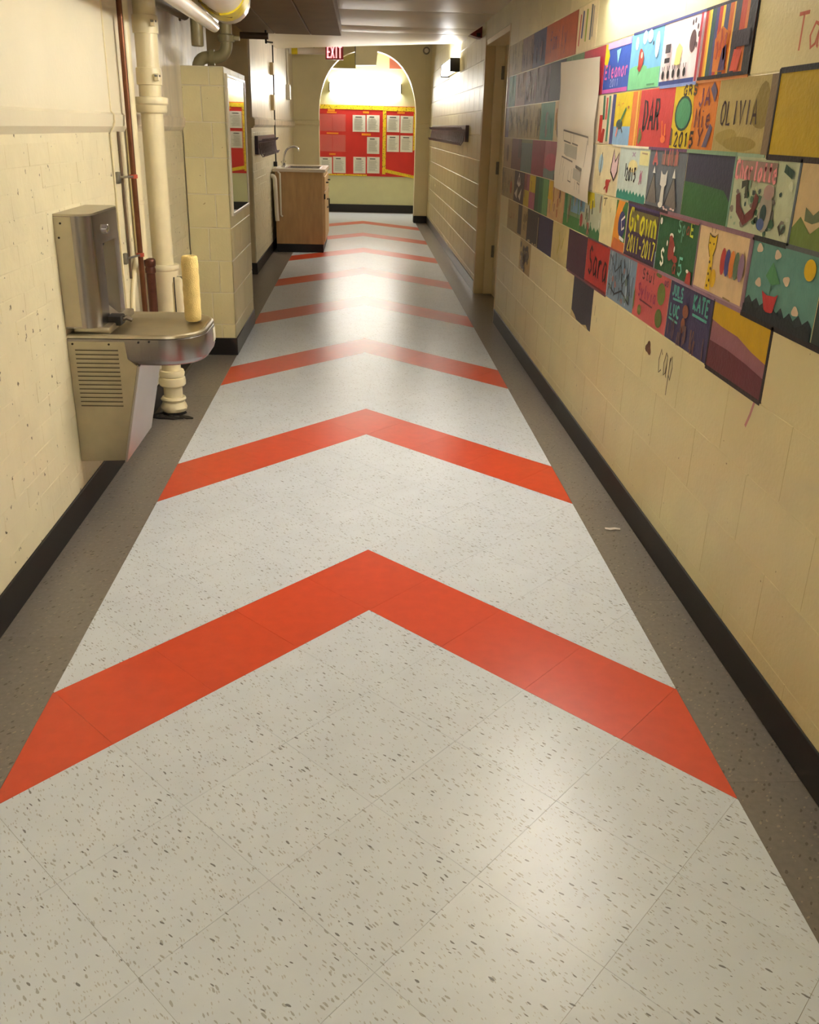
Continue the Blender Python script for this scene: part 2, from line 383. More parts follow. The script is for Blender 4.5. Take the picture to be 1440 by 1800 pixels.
class Art:
    """flat hand-painted shapes laid on one wall block. u runs left to right as seen, v upwards, both 0..1"""
    def __init__(s, y_far, y_near, z0, z1, x=XR): s.mb = MB(); s.y1, s.y0, s.z0, s.z1, s.x = y_far, y_near, z0, z1, x; s.n = 0
    def P(s, u, v, lay): return (s.x - .0004 - .00022*lay, s.y1-(s.y1-s.y0)*u, s.z0+(s.z1-s.z0)*v)
    def poly(s, pts, c):
        s.n += 1; n = len(pts)
        s.mb.add([s.P(u, v, s.n) for u, v in pts], [tuple(range(n))], paint_mat(c)); return s
    def rect(s, a, b, c_, d, col): return s.poly([(a, b), (c_, b), (c_, d), (a, d)], col)
    def ell(s, cu, cv, ru, rv, col, n=16, wob=0.0, rot=0.0):
        pts = []
        for i in range(n):
            t = 2*PI*i/n; k = 1+wob*math.sin(3*t+cu*20)
            pts.append((cu+ru*k*math.cos(t+rot), cv+rv*k*math.sin(t+rot)))
        return s.poly(pts, col)
    def line(s, pts, wd, col):
        """brush stroke; wd in metres"""
        s.n += 1; W, H = s.y1-s.y0, s.z1-s.z0
        q = [Vector((u*W, v*H)) for u, v in pts]; vs = []; fs = []
        for i, p in enumerate(q):
            d = (q[min(i+1, len(q)-1)]-q[max(i-1, 0)])
            d = d.normalized() if d.length > 1e-6 else Vector((1, 0))
            nrm = Vector((-d.y, d.x))*wd/2
            for e in (p+nrm, p-nrm): vs.append(s.P(e.x/W, e.y/H, s.n))
        for i in range(len(q)-1): fs.append((2*i, 2*i+1, 2*i+3, 2*i+2))
        s.mb.add(vs, fs, paint_mat(col)); return s
    def text(s, txt, u0, v0, u1, v1, wd, col, slope=0.0):
        n = len(txt); cw = (u1-u0)/n
        for i, ch in enumerate(txt):
            for st in GL.get(ch, []):
                s.line([(u0+cw*(i+.12+.76*x), v0+(v1-v0)*y+slope*i) for x, y in st], wd, col)
                s.n -= 1
        s.n += 1
        return s
    def scatter(s, n, cols, box, seed, size=(.02, .05), tall=1.6):
        r = random.Random(seed)
        for i in range(n):
            u = r.uniform(box[0], box[2]); v = r.uniform(box[1], box[3]); a = r.uniform(*size); b = a*tall*r.uniform(.7, 1.4)
            pts = [(u+a*math.cos(2*PI*k/6)*r.uniform(.6, 1.2), v+b*math.sin(2*PI*k/6)*r.uniform(.6, 1.2)) for k in range(6)]
            s.poly([(min(.995, max(.005, x)), min(.99, max(.01, y))) for x, y in pts], cols[i % len(cols)])
            if i % 4: s.n -= 1
        return s
    def grass(s, v, col, seed, n=14, amp=.06, u0=0.0, u1=1.0, low=0.0):
        r = random.Random(seed); pts = [(u0, low), (u1, low)]
        for i in range(n, -1, -1): pts.append((u0+(u1-u0)*i/n, v + (amp if i % 2 else -amp)*r.uniform(.4, 1)))
        return s.poly(pts, col)
    def strokes(s, n, cols, seed, wd=.006, box=(0, 0, 1, 1)):
        r = random.Random(seed)
        for i in range(n):
            u = r.uniform(box[0]+.03, box[2]-.03); v0 = r.uniform(box[1]+.03, box[3]-.3); v1 = min(box[3]-.02, v0+r.uniform(.15, .5))
            s.line([(u, v0), (u+r.uniform(-.02, .02), (v0+v1)/2), (u+r.uniform(-.02, .02), v1)], wd*r.uniform(.6, 1.4), cols[i % len(cols)])
            if i % 3: s.n -= 1
        return s

BK = (28, 24, 26)
def d_(k, n, base, label, fn=None): PAINTED[(k, n)] = (base, label, fn)
# row k=2 (topmost painted row)
d_(2, 5, (232, 216, 176), 'cream block with blue, green and grey brush strokes', lambda a: a.line([(.12,.15),(.16,.85)],.022,(190,70,60)).line([(.26,.3),(.3,.9)],.03,(74,80,140)).line([(.47,.2),(.49,.9)],.028,(150,170,40)).line([(.7,.2),(.72,.95)],.03,(110,116,120)).line([(.8,.25),(.82,.9)],.012,(120,120,150)))
d_(2, 6, (188, 90, 42), 'orange block with the end of a dark name', lambda a: a.line([(.97,0),(.97,1)],.012,(150,70,36)).text('ly',.02,.3,.45,.8,.008,(70,60,110)))
d_(2, 7, (188, 90, 42), 'orange block with the start of a dark name', lambda a: a.text('fami',.3,.3,1.0,.8,.008,(70,60,110)))
d_(2, 8, (62, 54, 110), 'indigo block streaked with violet and pink', lambda a: a.strokes(16, [(104,84,120),(150,112,130),(60,50,96)], 3, .014, (0,.05,1,.8)))
d_(2, 9, (140, 116, 110), 'mauve and brown streaked block', lambda a: a.strokes(16, [(92,74,84),(170,140,120),(110,84,100)], 4, .018))
d_(2, 10, (176, 156, 110), 'beige block with grey streaks', lambda a: a.strokes(10, [(150,132,94),(128,112,86)], 5, .02))
d_(2, 11, (180, 160, 114), 'beige block at the door end of the top painted row')
# row k=1
d_(1, 1, (180, 78, 40), 'block of red, orange, blue and yellow drips with a black border', lambda a: (
    [a.rect(u, 0, u+w_, 1, c) for u, w_, c in ((.0,.06,(170,50,44)),(.06,.04,(222,150,60)),(.10,.04,(236,200,70)),(.14,.09,(52,84,84)),(.23,.06,(76,72,120)),(.29,.07,(190,66,50)),(.36,.05,(236,196,60)),(.41,.09,(72,80,116)),(.5,.08,(206,106,44)),(.58,.03,(226,180,80)),(.61,.11,(62,64,72)),(.72,.10,(196,80,56)),(.82,.05,(206,120,60)),(.87,.13,(50,50,54)))],
    a.poly([(.3,.1),(.5,.08),(.56,.6),(.4,.72),(.28,.55)], (206,120,44)), a.strokes(8,[(200,90,40),(170,70,50)],9,.012,(.26,.2,.56,.7)), a.poly([(.42,.1),(.55,.1),(.53,.45),(.46,.4)],(76,54,96)),
    a.rect(.0,0,.9,.05,(34,24,26)), a.rect(.62,.38,.95,.6,(56,48,60)), a.poly([(.66,.07),(.8,.07),(.84,.32),(.7,.36)],(206,84,62))))
d_(1, 2, (240, 222, 226), 'pale pink block with paw prints and little black cats', lambda a: (
    a.rect(0,.0,.9,.07,(52,70,140)), a.ell(.78,.62,.075,.17,(92,70,74)),
    [a.ell(u,v,.018,.045,(72,56,60)) for u,v in ((.74,.9),(.80,.92),(.87,.82),(.91,.7),(.88,.55))],
    a.poly([(.38,.3),(.52,.3),(.55,.56),(.46,.64),(.4,.56)],(240,222,140)),
    [a.ell(.1+.145*i,.17,.035,.075,BK,10).line([(.08+.145*i,.24),(.07+.145*i,.31)],.006,BK).line([(.12+.145*i,.24),(.13+.145*i,.31)],.006,BK) for i in range(5)],
    a.rect(.13,.36,.27,.44,(60,54,60)), a.rect(.13,.52,.27,.66,(80,74,80)), a.rect(.95,0,1,1,(176,62,76))))
d_(1, 3, (120, 184, 226), 'sky blue block with a red brown animal on green grass', lambda a: (
    a.rect(0,0,1,.34,(126,204,150)), a.ell(.3,.36,.3,.07,(126,204,150)), a.ell(.2,.83,.05,.12,(240,246,250)), a.ell(.45,.9,.07,.12,(206,228,244)), a.ell(.62,.9,.08,.11,(224,238,248)), a.ell(.86,.72,.06,.22,(240,246,250)),
    a.ell(.38,.52,.085,.2,(176,72,60),wob=.12), a.ell(.4,.6,.03,.06,(240,214,200)), a.line([(.3,.36),(.34,.42)],.012,(176,72,60)), a.ell(.74,.76,.02,.04,(60,60,80)), a.rect(.66,.04,.9,.07,(90,150,110))))
d_(1, 4, (58, 92, 186), 'royal blue block with a pink painted name', lambda a: (
    a.poly([(0,1),(.0,.62),(.12,.5),(.2,.75),(.1,1)],(240,214,40)), a.rect(.1,.88,1,1,(236,170,214)), a.rect(0,.0,1,.08,(196,90,170)), a.poly([(.48,.82),(.64,.84),(.56,.56)],(150,226,226)),
    a.text('Eleanor',.05,.3,.98,.56,.011,(240,120,190)), a.text('2011',.3,.12,.66,.27,.006,(170,190,236))))
d_(1, 5, (176, 58, 74), 'red block mostly hidden behind the taped sheet', None)
d_(1, 6, (104, 134, 96), 'green block mostly hidden behind the taped sheet', lambda a: a.strokes(8,[(70,90,80),(126,150,110)],31,.02,(0,.5,1,1)))
d_(1, 7, (34, 30, 32), 'black painted block beside the taped sheet')
d_(1, 8, (108, 94, 108), 'dull purple block streaked with grey', lambda a: a.strokes(14,[(124,110,122),(92,80,96)],32,.02))
d_(1, 9, (150, 134, 136), 'block streaked with white and mauve', lambda a: a.strokes(16,[(206,196,204),(150,120,140),(226,220,220)],33,.026))
d_(1, 10, (166, 134, 112), 'dusty pink and brown streaked block', lambda a: a.strokes(14,[(150,116,100),(190,160,140),(130,104,92)],34,.022))
d_(1, 11, (98, 152, 132), 'sea green block with a purple edge at the doorway', lambda a: a.rect(0,0,.25,1,(130,110,112)).strokes(8,[(80,130,116),(120,170,150)],35,.02,(.25,0,1,1)))
# row k=0
d_(0, -1, (186, 158, 34), 'plain mustard yellow block in a black outline')
d_(0, 0, (176, 158, 98), 'khaki block with the dark lettering OLIVIA', lambda a: (
    a.ell(.25,.2,.2,.12,(160,142,70),wob=.1), a.ell(.8,.6,.14,.3,(140,122,52),wob=.1), a.ell(.5,.12,.3,.1,(150,132,60)), a.rect(.9,0,1,1,(128,110,82)), a.text('OLIVIA',.08,.38,.76,.7,.0085,(58,36,36))))
d_(0, 1, (214, 126, 46), 'yellow and orange block with a green globe and dark lettering', lambda a: (
    a.poly([(0,0),(.46,0),(.5,.5),(.44,1),(0,1)],(214,188,40)), a.ell(.26,.56,.21,.28,(44,74,58)), a.ell(.26,.56,.175,.24,(74,146,104)), a.text('GRS',.2,.84,.55,.99,.009,(80,64,40)),
    a.poly([(0,.05),(.06,.05),(.05,.3),(.0,.35)],(96,74,60)), a.text('2015',.1,.04,.6,.26,.012,(60,44,30)), a.text('JA',.58,.66,.86,.92,.010,(110,60,90)), a.text('Mie',.56,.34,.92,.62,.010,(110,54,60)), a.text('Y',.66,.06,.8,.32,.012,(120,60,50)),
    a.poly([(.84,.9),(.95,.7),(.98,.86),(.9,1)],(96,84,110)), a.poly([(.8,.05),(.9,.05),(.98,.34),(.92,.4)],(96,84,110))))
d_(0, 2, (200, 66, 66), 'red block with big black lettering DAR', lambda a: (
    a.text('DAR',.14,.3,.66,.82,.019,(50,40,44)), a.ell(.1,.18,.06,.14,(110,110,60),wob=.2), a.line([(.74,.45),(.78,.2),(.86,.12)],.014,(236,120,60)), a.line([(.84,.4),(.86,.2)],.012,(236,130,60)), a.ell(.82,.14,.07,.06,(232,120,60))))
d_(0, 3, (226, 200, 40), 'yellow and light blue block with a green long-necked animal', lambda a: (
    a.rect(.12,0,.78,.36,(138,180,218)), a.rect(0,0,.13,1,(72,76,132)), a.rect(.76,0,1,1,(224,128,62)), a.rect(.92,0,.97,1,(240,190,90)), a.ell(.35,.4,.12,.1,(60,80,76)), a.line([(.38,.45),(.5,.62),(.56,.7)],.016,(70,130,70)), a.ell(.64,.72,.03,.03,(170,90,50)), a.line([(.3,.34),(.26,.16)],.016,(230,130,110)), a.line([(.42,.36),(.5,.24)],.010,(90,84,90)), a.text('Ar',.2,.74,.5,.84,.004,(216,150,60))))
d_(0, 4, (232, 216, 190), 'block of red, green and white stripes beside the taped sheet', lambda a: (
    a.rect(.52,.05,.66,.6,(206,66,56)), a.poly([(.6,.02),(.76,.02),(.8,.3),(.7,.32)],(176,50,44)), a.poly([(.86,.05),(.94,.05),(.94,.98),(.86,.98)],(80,150,120)), a.poly([(.66,.5),(.74,.5),(.7,1),(.62,1)],(60,120,90)), a.rect(.77,.5,.83,.95,(196,76,66))))
d_(0, 5, (220, 208, 190), 'pale block behind the taped sheet')
d_(0, 6, (200, 180, 140), 'pale block with a dark brown leaf shape', lambda a: a.ell(.35,.4,.14,.34,(76,62,56)).strokes(5,[(150,60,56),(190,150,60)],40,.02))
d_(0, 7, (86, 142, 128), 'turquoise block with a faint mauve figure', lambda a: a.ell(.5,.6,.12,.16,(116,124,118)).ell(.5,.25,.08,.2,(124,118,112)).strokes(8,[(70,120,120),(106,160,146)],41,.02))
for n_, sd in ((8, 42), (9, 43), (10, 44)):
    d_(0, n_, (176, 158, 104), 'beige block with dark vertical scribbles, %s' % {8: 'next to the turquoise block', 9: 'between two like it', 10: 'next but one to the doorway'}[n_], (lambda sd: lambda a: a.strokes(22,[(120,102,66),(96,84,60),(150,132,80)],sd,.013))(sd))
d_(0, 11, (108, 90, 96), 'small purple block at the doorway')
# row k=-1
d_(-1, -1, (206, 182, 138), 'tan block with hearts, a butterfly and green zigzag grass', lambda a: (
    a.poly([(0,0),(1,0),(1,.3),(.85,.22),(.7,.36),(.55,.2),(.4,.34),(.25,.18),(.1,.36),(0,.2)],(110,134,66)), a.ell(.38,.72,.06,.09,(72,92,140)), a.ell(.5,.74,.06,.09,(72,92,140)), a.poly([(.33,.7),(.55,.72),(.42,.54)],(72,92,140)),
    a.poly([(.15,.48),(.26,.4),(.36,.52),(.34,.34),(.26,.3),(.16,.32)],(100,112,80)), a.ell(.6,.42,.09,.1,(196,80,80)), a.ell(.75,.43,.09,.1,(196,80,80)), a.poly([(.52,.4),(.84,.4),(.66,.22)],(196,80,80))))
d_(-1, 0, (190, 200, 170), 'busy green and pink block with the name Charlotte', lambda a: (
    a.scatter(46,[(70,110,84),(150,176,150),(126,120,112),(60,84,80),(206,214,190)],(.03,.03,.97,.7),50,(.02,.05),1.4),
    a.rect(.03,.7,.7,.95,(150,124,112)), a.text('Charlotte',.03,.7,.72,.95,.011,(236,150,156)), a.line([(.14,.5),(.17,.3),(.3,.16),(.42,.28),(.46,.52)],.03,(110,52,50)), a.line([(.18,.62),(.26,.66),(.28,.46)],.022,(58,64,48)),
    a.ell(.62,.34,.1,.28,(160,152,140)), a.ell(.6,.3,.05,.12,(40,70,70)), a.ell(.58,.16,.06,.08,(76,96,150)), a.ell(.64,.58,.08,.1,(176,146,140)), a.line([(.82,.9),(.95,.82)],.02,(50,80,66)), a.line([(.86,.2),(.9,.1),(.94,.2)],.012,(60,60,50))))
d_(-1, 1, (58, 58, 80), 'block with dark blue sky over a green hill', lambda a: a.poly([(0,0),(1,0),(1,.34),(.94,.42),(.86,.5),(.6,.52),(.3,.54),(0,.55)],(54,102,58)))
d_(-1, 2, (104, 112, 124), 'slate grey block with a white cat between two peaks', lambda a: (
    a.text('A',.1,.74,.26,.97,.018,(200,110,106)), a.rect(.36,.76,.8,.94,(150,116,108)), a.strokes(12,[(200,110,106),(110,100,100)],52,.008,(.36,.74,.8,1.05)),
    a.poly([(.04,.08),(.34,.08),(.2,.6)],(122,116,112)), a.line([(.04,.1),(.2,.62),(.34,.1)],.008,(54,54,58)), a.poly([(.6,.1),(.9,.06),(.76,.58)],(122,116,112)), a.line([(.58,.1),(.76,.6),(.9,.1)],.008,(54,54,58)),
    a.poly([(.4,.42),(.4,.66),(.45,.6),(.52,.6),(.57,.68),(.57,.44),(.5,.36)],(216,214,208)), a.poly([(.44,.08),(.54,.08),(.53,.4),(.45,.4)],(206,204,198)), a.ell(.47,.08,.06,.05,(226,222,214)), a.poly([(.16,.6),(.2,.72),(.24,.6)],(226,226,222)), a.poly([(.72,.56),(.76,.72),(.8,.56)],(226,226,222)), a.rect(0,0,.45,.03,(70,60,66)), a.scatter(6,[(220,190,190)],(.5,.01,.95,.06),53,(.03,.05),.5)))
d_(-1, 3, (198, 214, 210), 'pale blue block with I 2015, a pink figure and teal grass', lambda a: (
    a.grass(.16,(56,140,124),54,18,.05), a.rect(.7,.7,1,.96,(226,220,160)), a.ell(.5,.66,.16,.12,(232,220,160)), a.text('I',.2,.44,.32,.7,.010,BK), a.text('2015',.28,.38,.64,.62,.011,(50,46,44)), a.ell(.8,.48,.04,.08,(190,120,150)), a.line([(.76,.34),(.84,.6)],.008,(190,120,150)), a.line([(.84,.36),(.78,.6)],.008,(190,120,150)), a.line([(.46,.84),(.56,.92)],.006,(170,150,180)), a.line([(.46,.92),(.56,.84)],.006,(170,150,180)), a.rect(.0,.0,.02,1,(226,226,214)), a.line([(.78,.92),(.96,.91)],.006,(180,160,130))))
d_(-1, 4, (226, 214, 176), 'cream block with a dragonfly, a butterfly outline and a red figure', lambda a: (
    a.ell(.26,.62,.1,.2,(170,200,216)), a.line([(.26,.36),(.3,.86)],.008,(60,70,80)), a.poly([(.7,.5),(.78,.94),(.86,.7),(.98,.88),(.96,.5),(.86,.32)],(226,196,200)), a.line([(.7,.5),(.78,.94),(.86,.7),(.98,.88),(.96,.5),(.86,.32),(.7,.5)],.012,(58,44,44)), a.ell(.62,.2,.07,.14,(186,60,56),wob=.25), a.line([(.5,.1),(.74,.32)],.01,(186,60,56))))
d_(-1, 5, (206, 196, 180), 'pale block behind the lower half of the taped sheet')
d_(-1, 6, (206, 196, 180), 'pale block behind the lower left of the taped sheet')
d_(-1, 7, (158, 92, 104), 'pink block with a lighter rose circle', lambda a: a.rect(0,.0,1,.25,(116,128,126)).ell(.5,.45,.42,.24,(178,84,104)).rect(.78,0,1,.16,(92,60,66)))
d_(-1, 8, (136, 56, 74), 'plain raspberry red block')
d_(-1, 9, (104, 122, 118), 'plain grey green block', lambda a: a.rect(0,.9,1,1,(126,132,100)))
d_(-1, 10, (110, 62, 62), 'maroon brown block', lambda a: a.rect(.72,.4,1,1,(88,54,56)))
d_(-1, 11, (172, 146, 100), 'tan block with a brown leaf at the doorway', lambda a: a.ell(.55,.5,.14,.3,(116,90,56)))
# row k=-2
d_(-2, -2, (46, 64, 62), 'dark green block at the right edge of the painted wall')
d_(-2, -1, (98, 150, 142), 'teal block with a red boat, stars and a yellow sun', lambda a: (
    a.grass(.2,(40,56,62),60,16,.06), [a.ell(u,v,.045,.06,(216,194,170),wob=.15) for u,v in ((.12,.9),(.4,.88),(.18,.46),(.58,.6),(.76,.28))],
    a.poly([(.28,.58),(.36,.78),(.5,.54),(.38,.48)],(86,150,100)), a.line([(.38,.5),(.38,.36)],.006,(70,120,100)), a.poly([(.26,.38),(.34,.34),(.46,.36),(.5,.4),(.46,.14),(.34,.12)],(196,56,60)), a.ell(.86,.82,.075,.13,(226,186,30)), a.grass(.14,(32,44,50),61,10,.05)))
d_(-2, 0, (222, 194, 152), 'cream block with a yellow giraffe and five coloured ovals', lambda a: (
    a.rect(.96,0,1,1,(146,118,130)), a.rect(0,0,1,.04,(170,140,150)), a.poly([(.22,.9),(.27,.86),(.33,.86),(.38,.92),(.37,.7),(.33,.56),(.27,.56),(.22,.7)],(224,188,40)), a.line([(.22,.9),(.27,.86),(.33,.86),(.38,.92),(.37,.7),(.33,.56),(.27,.56),(.22,.7),(.22,.9)],.004,(70,54,30)), a.poly([(.28,.58),(.34,.58),(.35,.3),(.36,.06),(.26,.06),(.27,.3)],(224,188,40)), a.ell(.4,.26,.055,.14,(220,176,40)),
    [a.ell(.3+.03*(i%2),.12+.09*i,.016,.025,(90,66,30),8) for i in range(5)], a.line([(.27,.92),(.26,1)],.003,(70,54,30)), a.line([(.33,.92),(.34,1)],.003,(70,54,30)), a.ell(.26,.76,.012,.018,(60,44,24),8), a.ell(.34,.76,.012,.018,(60,44,24),8),
    [a.ell(.56+.085*i,.56,.05,.2,c,14) for i,c in enumerate(((186,64,60),(72,76,140),(220,130,60),(96,120,90),(150,120,150)))], a.line([(.66,.06),(.8,.05)],.005,(150,130,90))))
d_(-2, 1, (48, 98, 64), 'green block with a red creature and scattered letters', lambda a: (
    a.text('S',.5,.76,.6,.97,.008,(120,180,150)), a.text('p',.6,.72,.7,.97,.008,(96,150,130)), a.text('a',.7,.76,.8,.95,.008,(150,80,60)), a.text('E',.8,.76,.9,.97,.010,(200,210,60)),
    a.ell(.4,.44,.085,.2,(156,66,60),wob=.1), a.ell(.52,.3,.07,.06,(156,66,60)), a.ell(.38,.66,.05,.05,(226,214,200)), a.ell(.38,.62,.05,.05,(156,66,60)), a.ell(.29,.52,.015,.05,(226,220,210)), a.ell(.49,.46,.015,.05,(226,220,210)), a.text('S',.14,.12,.26,.4,.012,(230,230,220)), a.text('a',.48,.06,.6,.3,.010,(150,70,60)), a.text('5',.62,.08,.76,.36,.010,(110,190,170)), a.poly([(.84,0),(.98,0),(.96,.2),(.88,.22)],(176,66,60)), a.ell(.87,.2,.03,.03,(226,220,210)), a.rect(0,0,.02,.3,(110,150,170)), a.ell(.08,.86,.03,.06,(226,220,216)), a.rect(.0,.96,1,1,(150,96,104))))
d_(-2, 2, (74, 56, 84), 'purple block with yellow lettering Grown 2011-2017', lambda a: (
    a.rect(.1,.5,.98,.9,(112,104,66)), a.text('Grown',.06,.5,.98,.96,.02,(206,200,40)), a.text('2011-2017',.08,.1,.98,.42,.012,(206,200,60)), a.rect(0,0,1,.04,(60,44,60)), a.rect(0,.95,1,1,(80,64,110))))
d_(-2, 3, (220, 208, 160), 'cream block with an orange, blue and green swirl', lambda a: (
    a.rect(.58,0,1,1,(72,128,72)), a.poly([(.52,0),(1,0),(1,.2),(.85,.2),(.76,.5),(.82,.85),(.9,1),(.66,1),(.56,.6)],(226,150,50)), a.poly([(.52,0),(1,0),(1,.18),(.6,.24)],(200,110,60)), a.ell(.84,.54,.13,.27,(60,64,120)), a.line([(.94,.72),(.82,.62),(.86,.44),(.94,.5)],.010,(226,226,220)), a.line([(.8,.28),(.97,.24)],.014,(226,226,226)), a.line([(.36,.7),(.38,.8)],.006,(160,160,80)), a.line([(.1,.8),(.14,.98)],.008,(70,80,66)), a.line([(.05,.95),(.2,.97)],.005,(120,110,80))))
d_(-2, 4, (180, 184, 160), 'garden block with a red flower and green blades', lambda a: (
    a.poly([(.3,1),(.62,1),(.7,.7),(.5,.62),(.34,.72)],(206,190,40)), a.grass(.2,(60,120,70),66,12,.08), a.rect(0,.5,.22,1,(120,160,190)), a.strokes(12,[(70,110,76),(206,206,190),(150,90,80),(60,70,60)],67,.012), a.ell(.1,.3,.07,.16,(166,70,66)), a.line([(.42,.02),(.5,.3),(.4,.3),(.52,.04)],.012,(190,110,100)), a.line([(.46,.7),(.5,.36)],.010,(50,40,40))))
d_(-2, 5, (126, 150, 110), 'garden block with blue water and green stems', lambda a: (
    a.rect(0,0,1,.3,(72,136,70)), a.rect(.5,.4,1,1,(120,158,190)), a.poly([(.16,.2),(.3,.2),(.26,1),(.12,1)],(60,130,84)), a.strokes(10,[(176,160,130),(140,90,80),(90,140,90)],68,.014), a.rect(0,.0,.1,1,(206,160,120))))
d_(-2, 6, (206, 170, 118), 'peach block with red and purple stick figures', lambda a: a.strokes(14,[(176,90,66),(110,66,84),(226,190,60),(190,140,110)],69,.016).poly([(0,.5),(.3,.5),(.3,1),(.1,1)],(216,176,50)))
d_(-2, 7, (64, 120, 80), 'dark to light green striped block', lambda a: a.rect(0,0,.3,1,(58,90,66)).rect(.62,0,1,1,(106,158,100)).rect(.36,0,.5,1,(52,108,76)))
d_(-2, 8, (160, 96, 104), 'block quartered in pink and yellow', lambda a: a.rect(.5,.5,1,1,(206,184,50)).rect(0,0,.5,.5,(196,176,60)).rect(.5,0,1,.5,(176,96,120)).strokes(6,[(150,120,60),(140,80,90)],70,.014))
d_(-2, 9, (70, 52, 58), 'dark block with white leaf shapes', lambda a: a.poly([(.3,.6),(.5,.98),(.66,.6),(.5,.5)],(206,196,186)).poly([(.1,.25),(.4,.5),(.36,.1)],(196,186,170)).poly([(.5,.2),(.8,.5),(.7,.08)],(206,196,180)).ell(.5,.74,.06,.1,(84,60,64)))
d_(-2, 10, (170, 148, 104), 'beige block with grey leaves and a red petal', lambda a: a.strokes(12,[(110,104,76),(96,96,80),(130,120,90)],71,.016).ell(.7,.4,.1,.22,(176,92,66)))
d_(-2, 11, (166, 144, 100), 'beige floral block at the doorway', lambda a: a.strokes(6,[(110,104,76),(96,96,80)],72,.016))
# row k=-3
d_(-3, 0, (150, 100, 112), 'block banded yellow, pink and maroon', lambda a: (
    a.poly([(0,0),(1,0),(1,.3),(.7,.36),(.35,.4),(0,.4)],(104,48,58)), a.poly([(0,1),(1,1),(1,.5),(.75,.56),(.5,.66),(.2,.68),(0,.72)],(200,162,30))))
d_(-3, 1, (66, 60, 98), 'indigo block with turquoise names and an orange figure', lambda a: (
    a.text('JULS',.05,.76,.34,.94,.009,(88,172,160)), a.line([(.1,.7),(.34,.72)],.008,(88,172,160)), a.text('LUC',.05,.42,.3,.62,.010,(88,172,160)), a.line([(.05,.36),(.28,.34)],.008,(88,172,160)), a.text('KATE',.58,.7,.94,.94,.012,(88,172,160)), a.line([(.6,.62),(.92,.62)],.009,(88,172,160)), a.ell(.44,.6,.07,.11,(140,82,60)), a.ell(.42,.36,.05,.13,(140,82,60)), a.strokes(18,[(120,84,74),(104,76,80)],75,.008,(0,-.06,1,.4))))
d_(-3, 2, (196, 92, 92), 'salmon pink block with green ovals and dark writing', lambda a: (
    a.ell(.68,.96,.08,.04,(110,118,60)), a.ell(.8,.66,.11,.2,(100,116,54)), a.ell(.8,.22,.1,.17,(100,116,54)), a.ell(.22,.16,.06,.1,(110,118,60)), a.ell(.02,.3,.02,.2,(110,118,60)), a.text('Stul',.2,.76,.6,.96,.007,(90,60,70)), a.text('Sylvia',.12,.42,.68,.66,.008,(150,50,96)), a.line([(.2,.36),(.6,.34)],.006,(110,50,60)), a.text('us',.86,.84,.98,.98,.006,(110,70,100))))
d_(-3, 3, (126, 148, 170), 'grey blue block covered in black scribble', lambda a: (
    a.strokes(40,[(50,54,64),(70,76,88),(176,196,212)],77,.007), a.line([(.1,.9),(.3,.6),(.5,.8),(.6,.4),(.8,.7),(.9,.3)],.008,(40,42,50)), a.line([(.1,.3),(.35,.15),(.6,.3),(.9,.12)],.008,(44,46,54)), a.scatter(8,[(110,130,120),(150,120,120)],(.1,.1,.9,.9),78,(.03,.05))))
d_(-3, 4, (172, 46, 44), 'red block with the black name Sara', lambda a: a.text('Sara',.12,.24,.98,.86,.017,(36,22,26)).rect(0,0,1,.05,(120,40,44)))
d_(-3, 5, (72, 44, 62), 'plain dark plum block')
d_(-3, 6, (206, 190, 132), 'cream block with faint yellow smears', lambda a: a.line([(.4,.2),(.5,.5),(.46,.8)],.02,(190,176,90)).line([(.66,.4),(.74,.7)],.014,(180,168,90)))
d_(-3, 7, (52, 46, 82), 'plain navy block')
d_(-3, 8, (64, 56, 58), 'charcoal block with a ragged lower edge', lambda a: a.scatter(8,[(190,170,120)],(.05,.0,.98,.08),80,(.04,.08),.6).line([(.93,.05),(.95,.9)],.014,(176,158,116)))
d_(-3, 9, (174, 152, 106), 'tan block with a charcoal stripe and scribble', lambda a: a.rect(.12,.05,.5,1,(70,60,60)).strokes(8,[(84,74,66)],81,.014,(.6,.2,1,.9)))
d_(-3, 10, (172, 150, 104), 'tan block with faint red writing', lambda a: a.text('uw',.2,.4,.8,.75,.008,(160,100,70)))
# row k=-4
d_(-4, 4, (50, 48, 60), 'single dark slate block below the plum block', lambda a: a.poly([(0,0),(.3,0),(.2,.08),(.0,.16)],(200,180,126)).poly([(.6,0),(.9,0),(.8,.07),(.7,.03)],(200,180,126)))
d_(-4, 8, (184, 162, 112), 'cream block with a rubbed grey smudge', lambda a: a.scatter(40,[(110,104,96),(140,130,112),(92,88,86)],(.12,.05,.8,.85),83,(.04,.1),1.3))

for k, za, zb_ in row_bounds():
    n = -6
    while True:
        a, b = brow(k, n), brow(k, n+1)
        if a > Y_RW1-.03: break
        if b > Y_RW0:
            a2, b2 = a+G, min(b, Y_RW1+G)-G
            if b2-a2 > .03:
                P = PAINTED.get((k, n))
                if P:
                    base, label, fn = P
                    o = block(wall_r, 'wall_block', XR, a2, b2, za, zb_, paint_mat(base))
                    o['label'] = label
                    if fn:
                        art = Art(b2-.002, a2+.002, za+.002, zb_-.002); fn(art)
                        obj('painting', art.mb, o)
                else:
                    o = block(wall_r, 'wall_block', XR, a2, b2, za, zb_, CREAM_BLOCK)
        n += 1
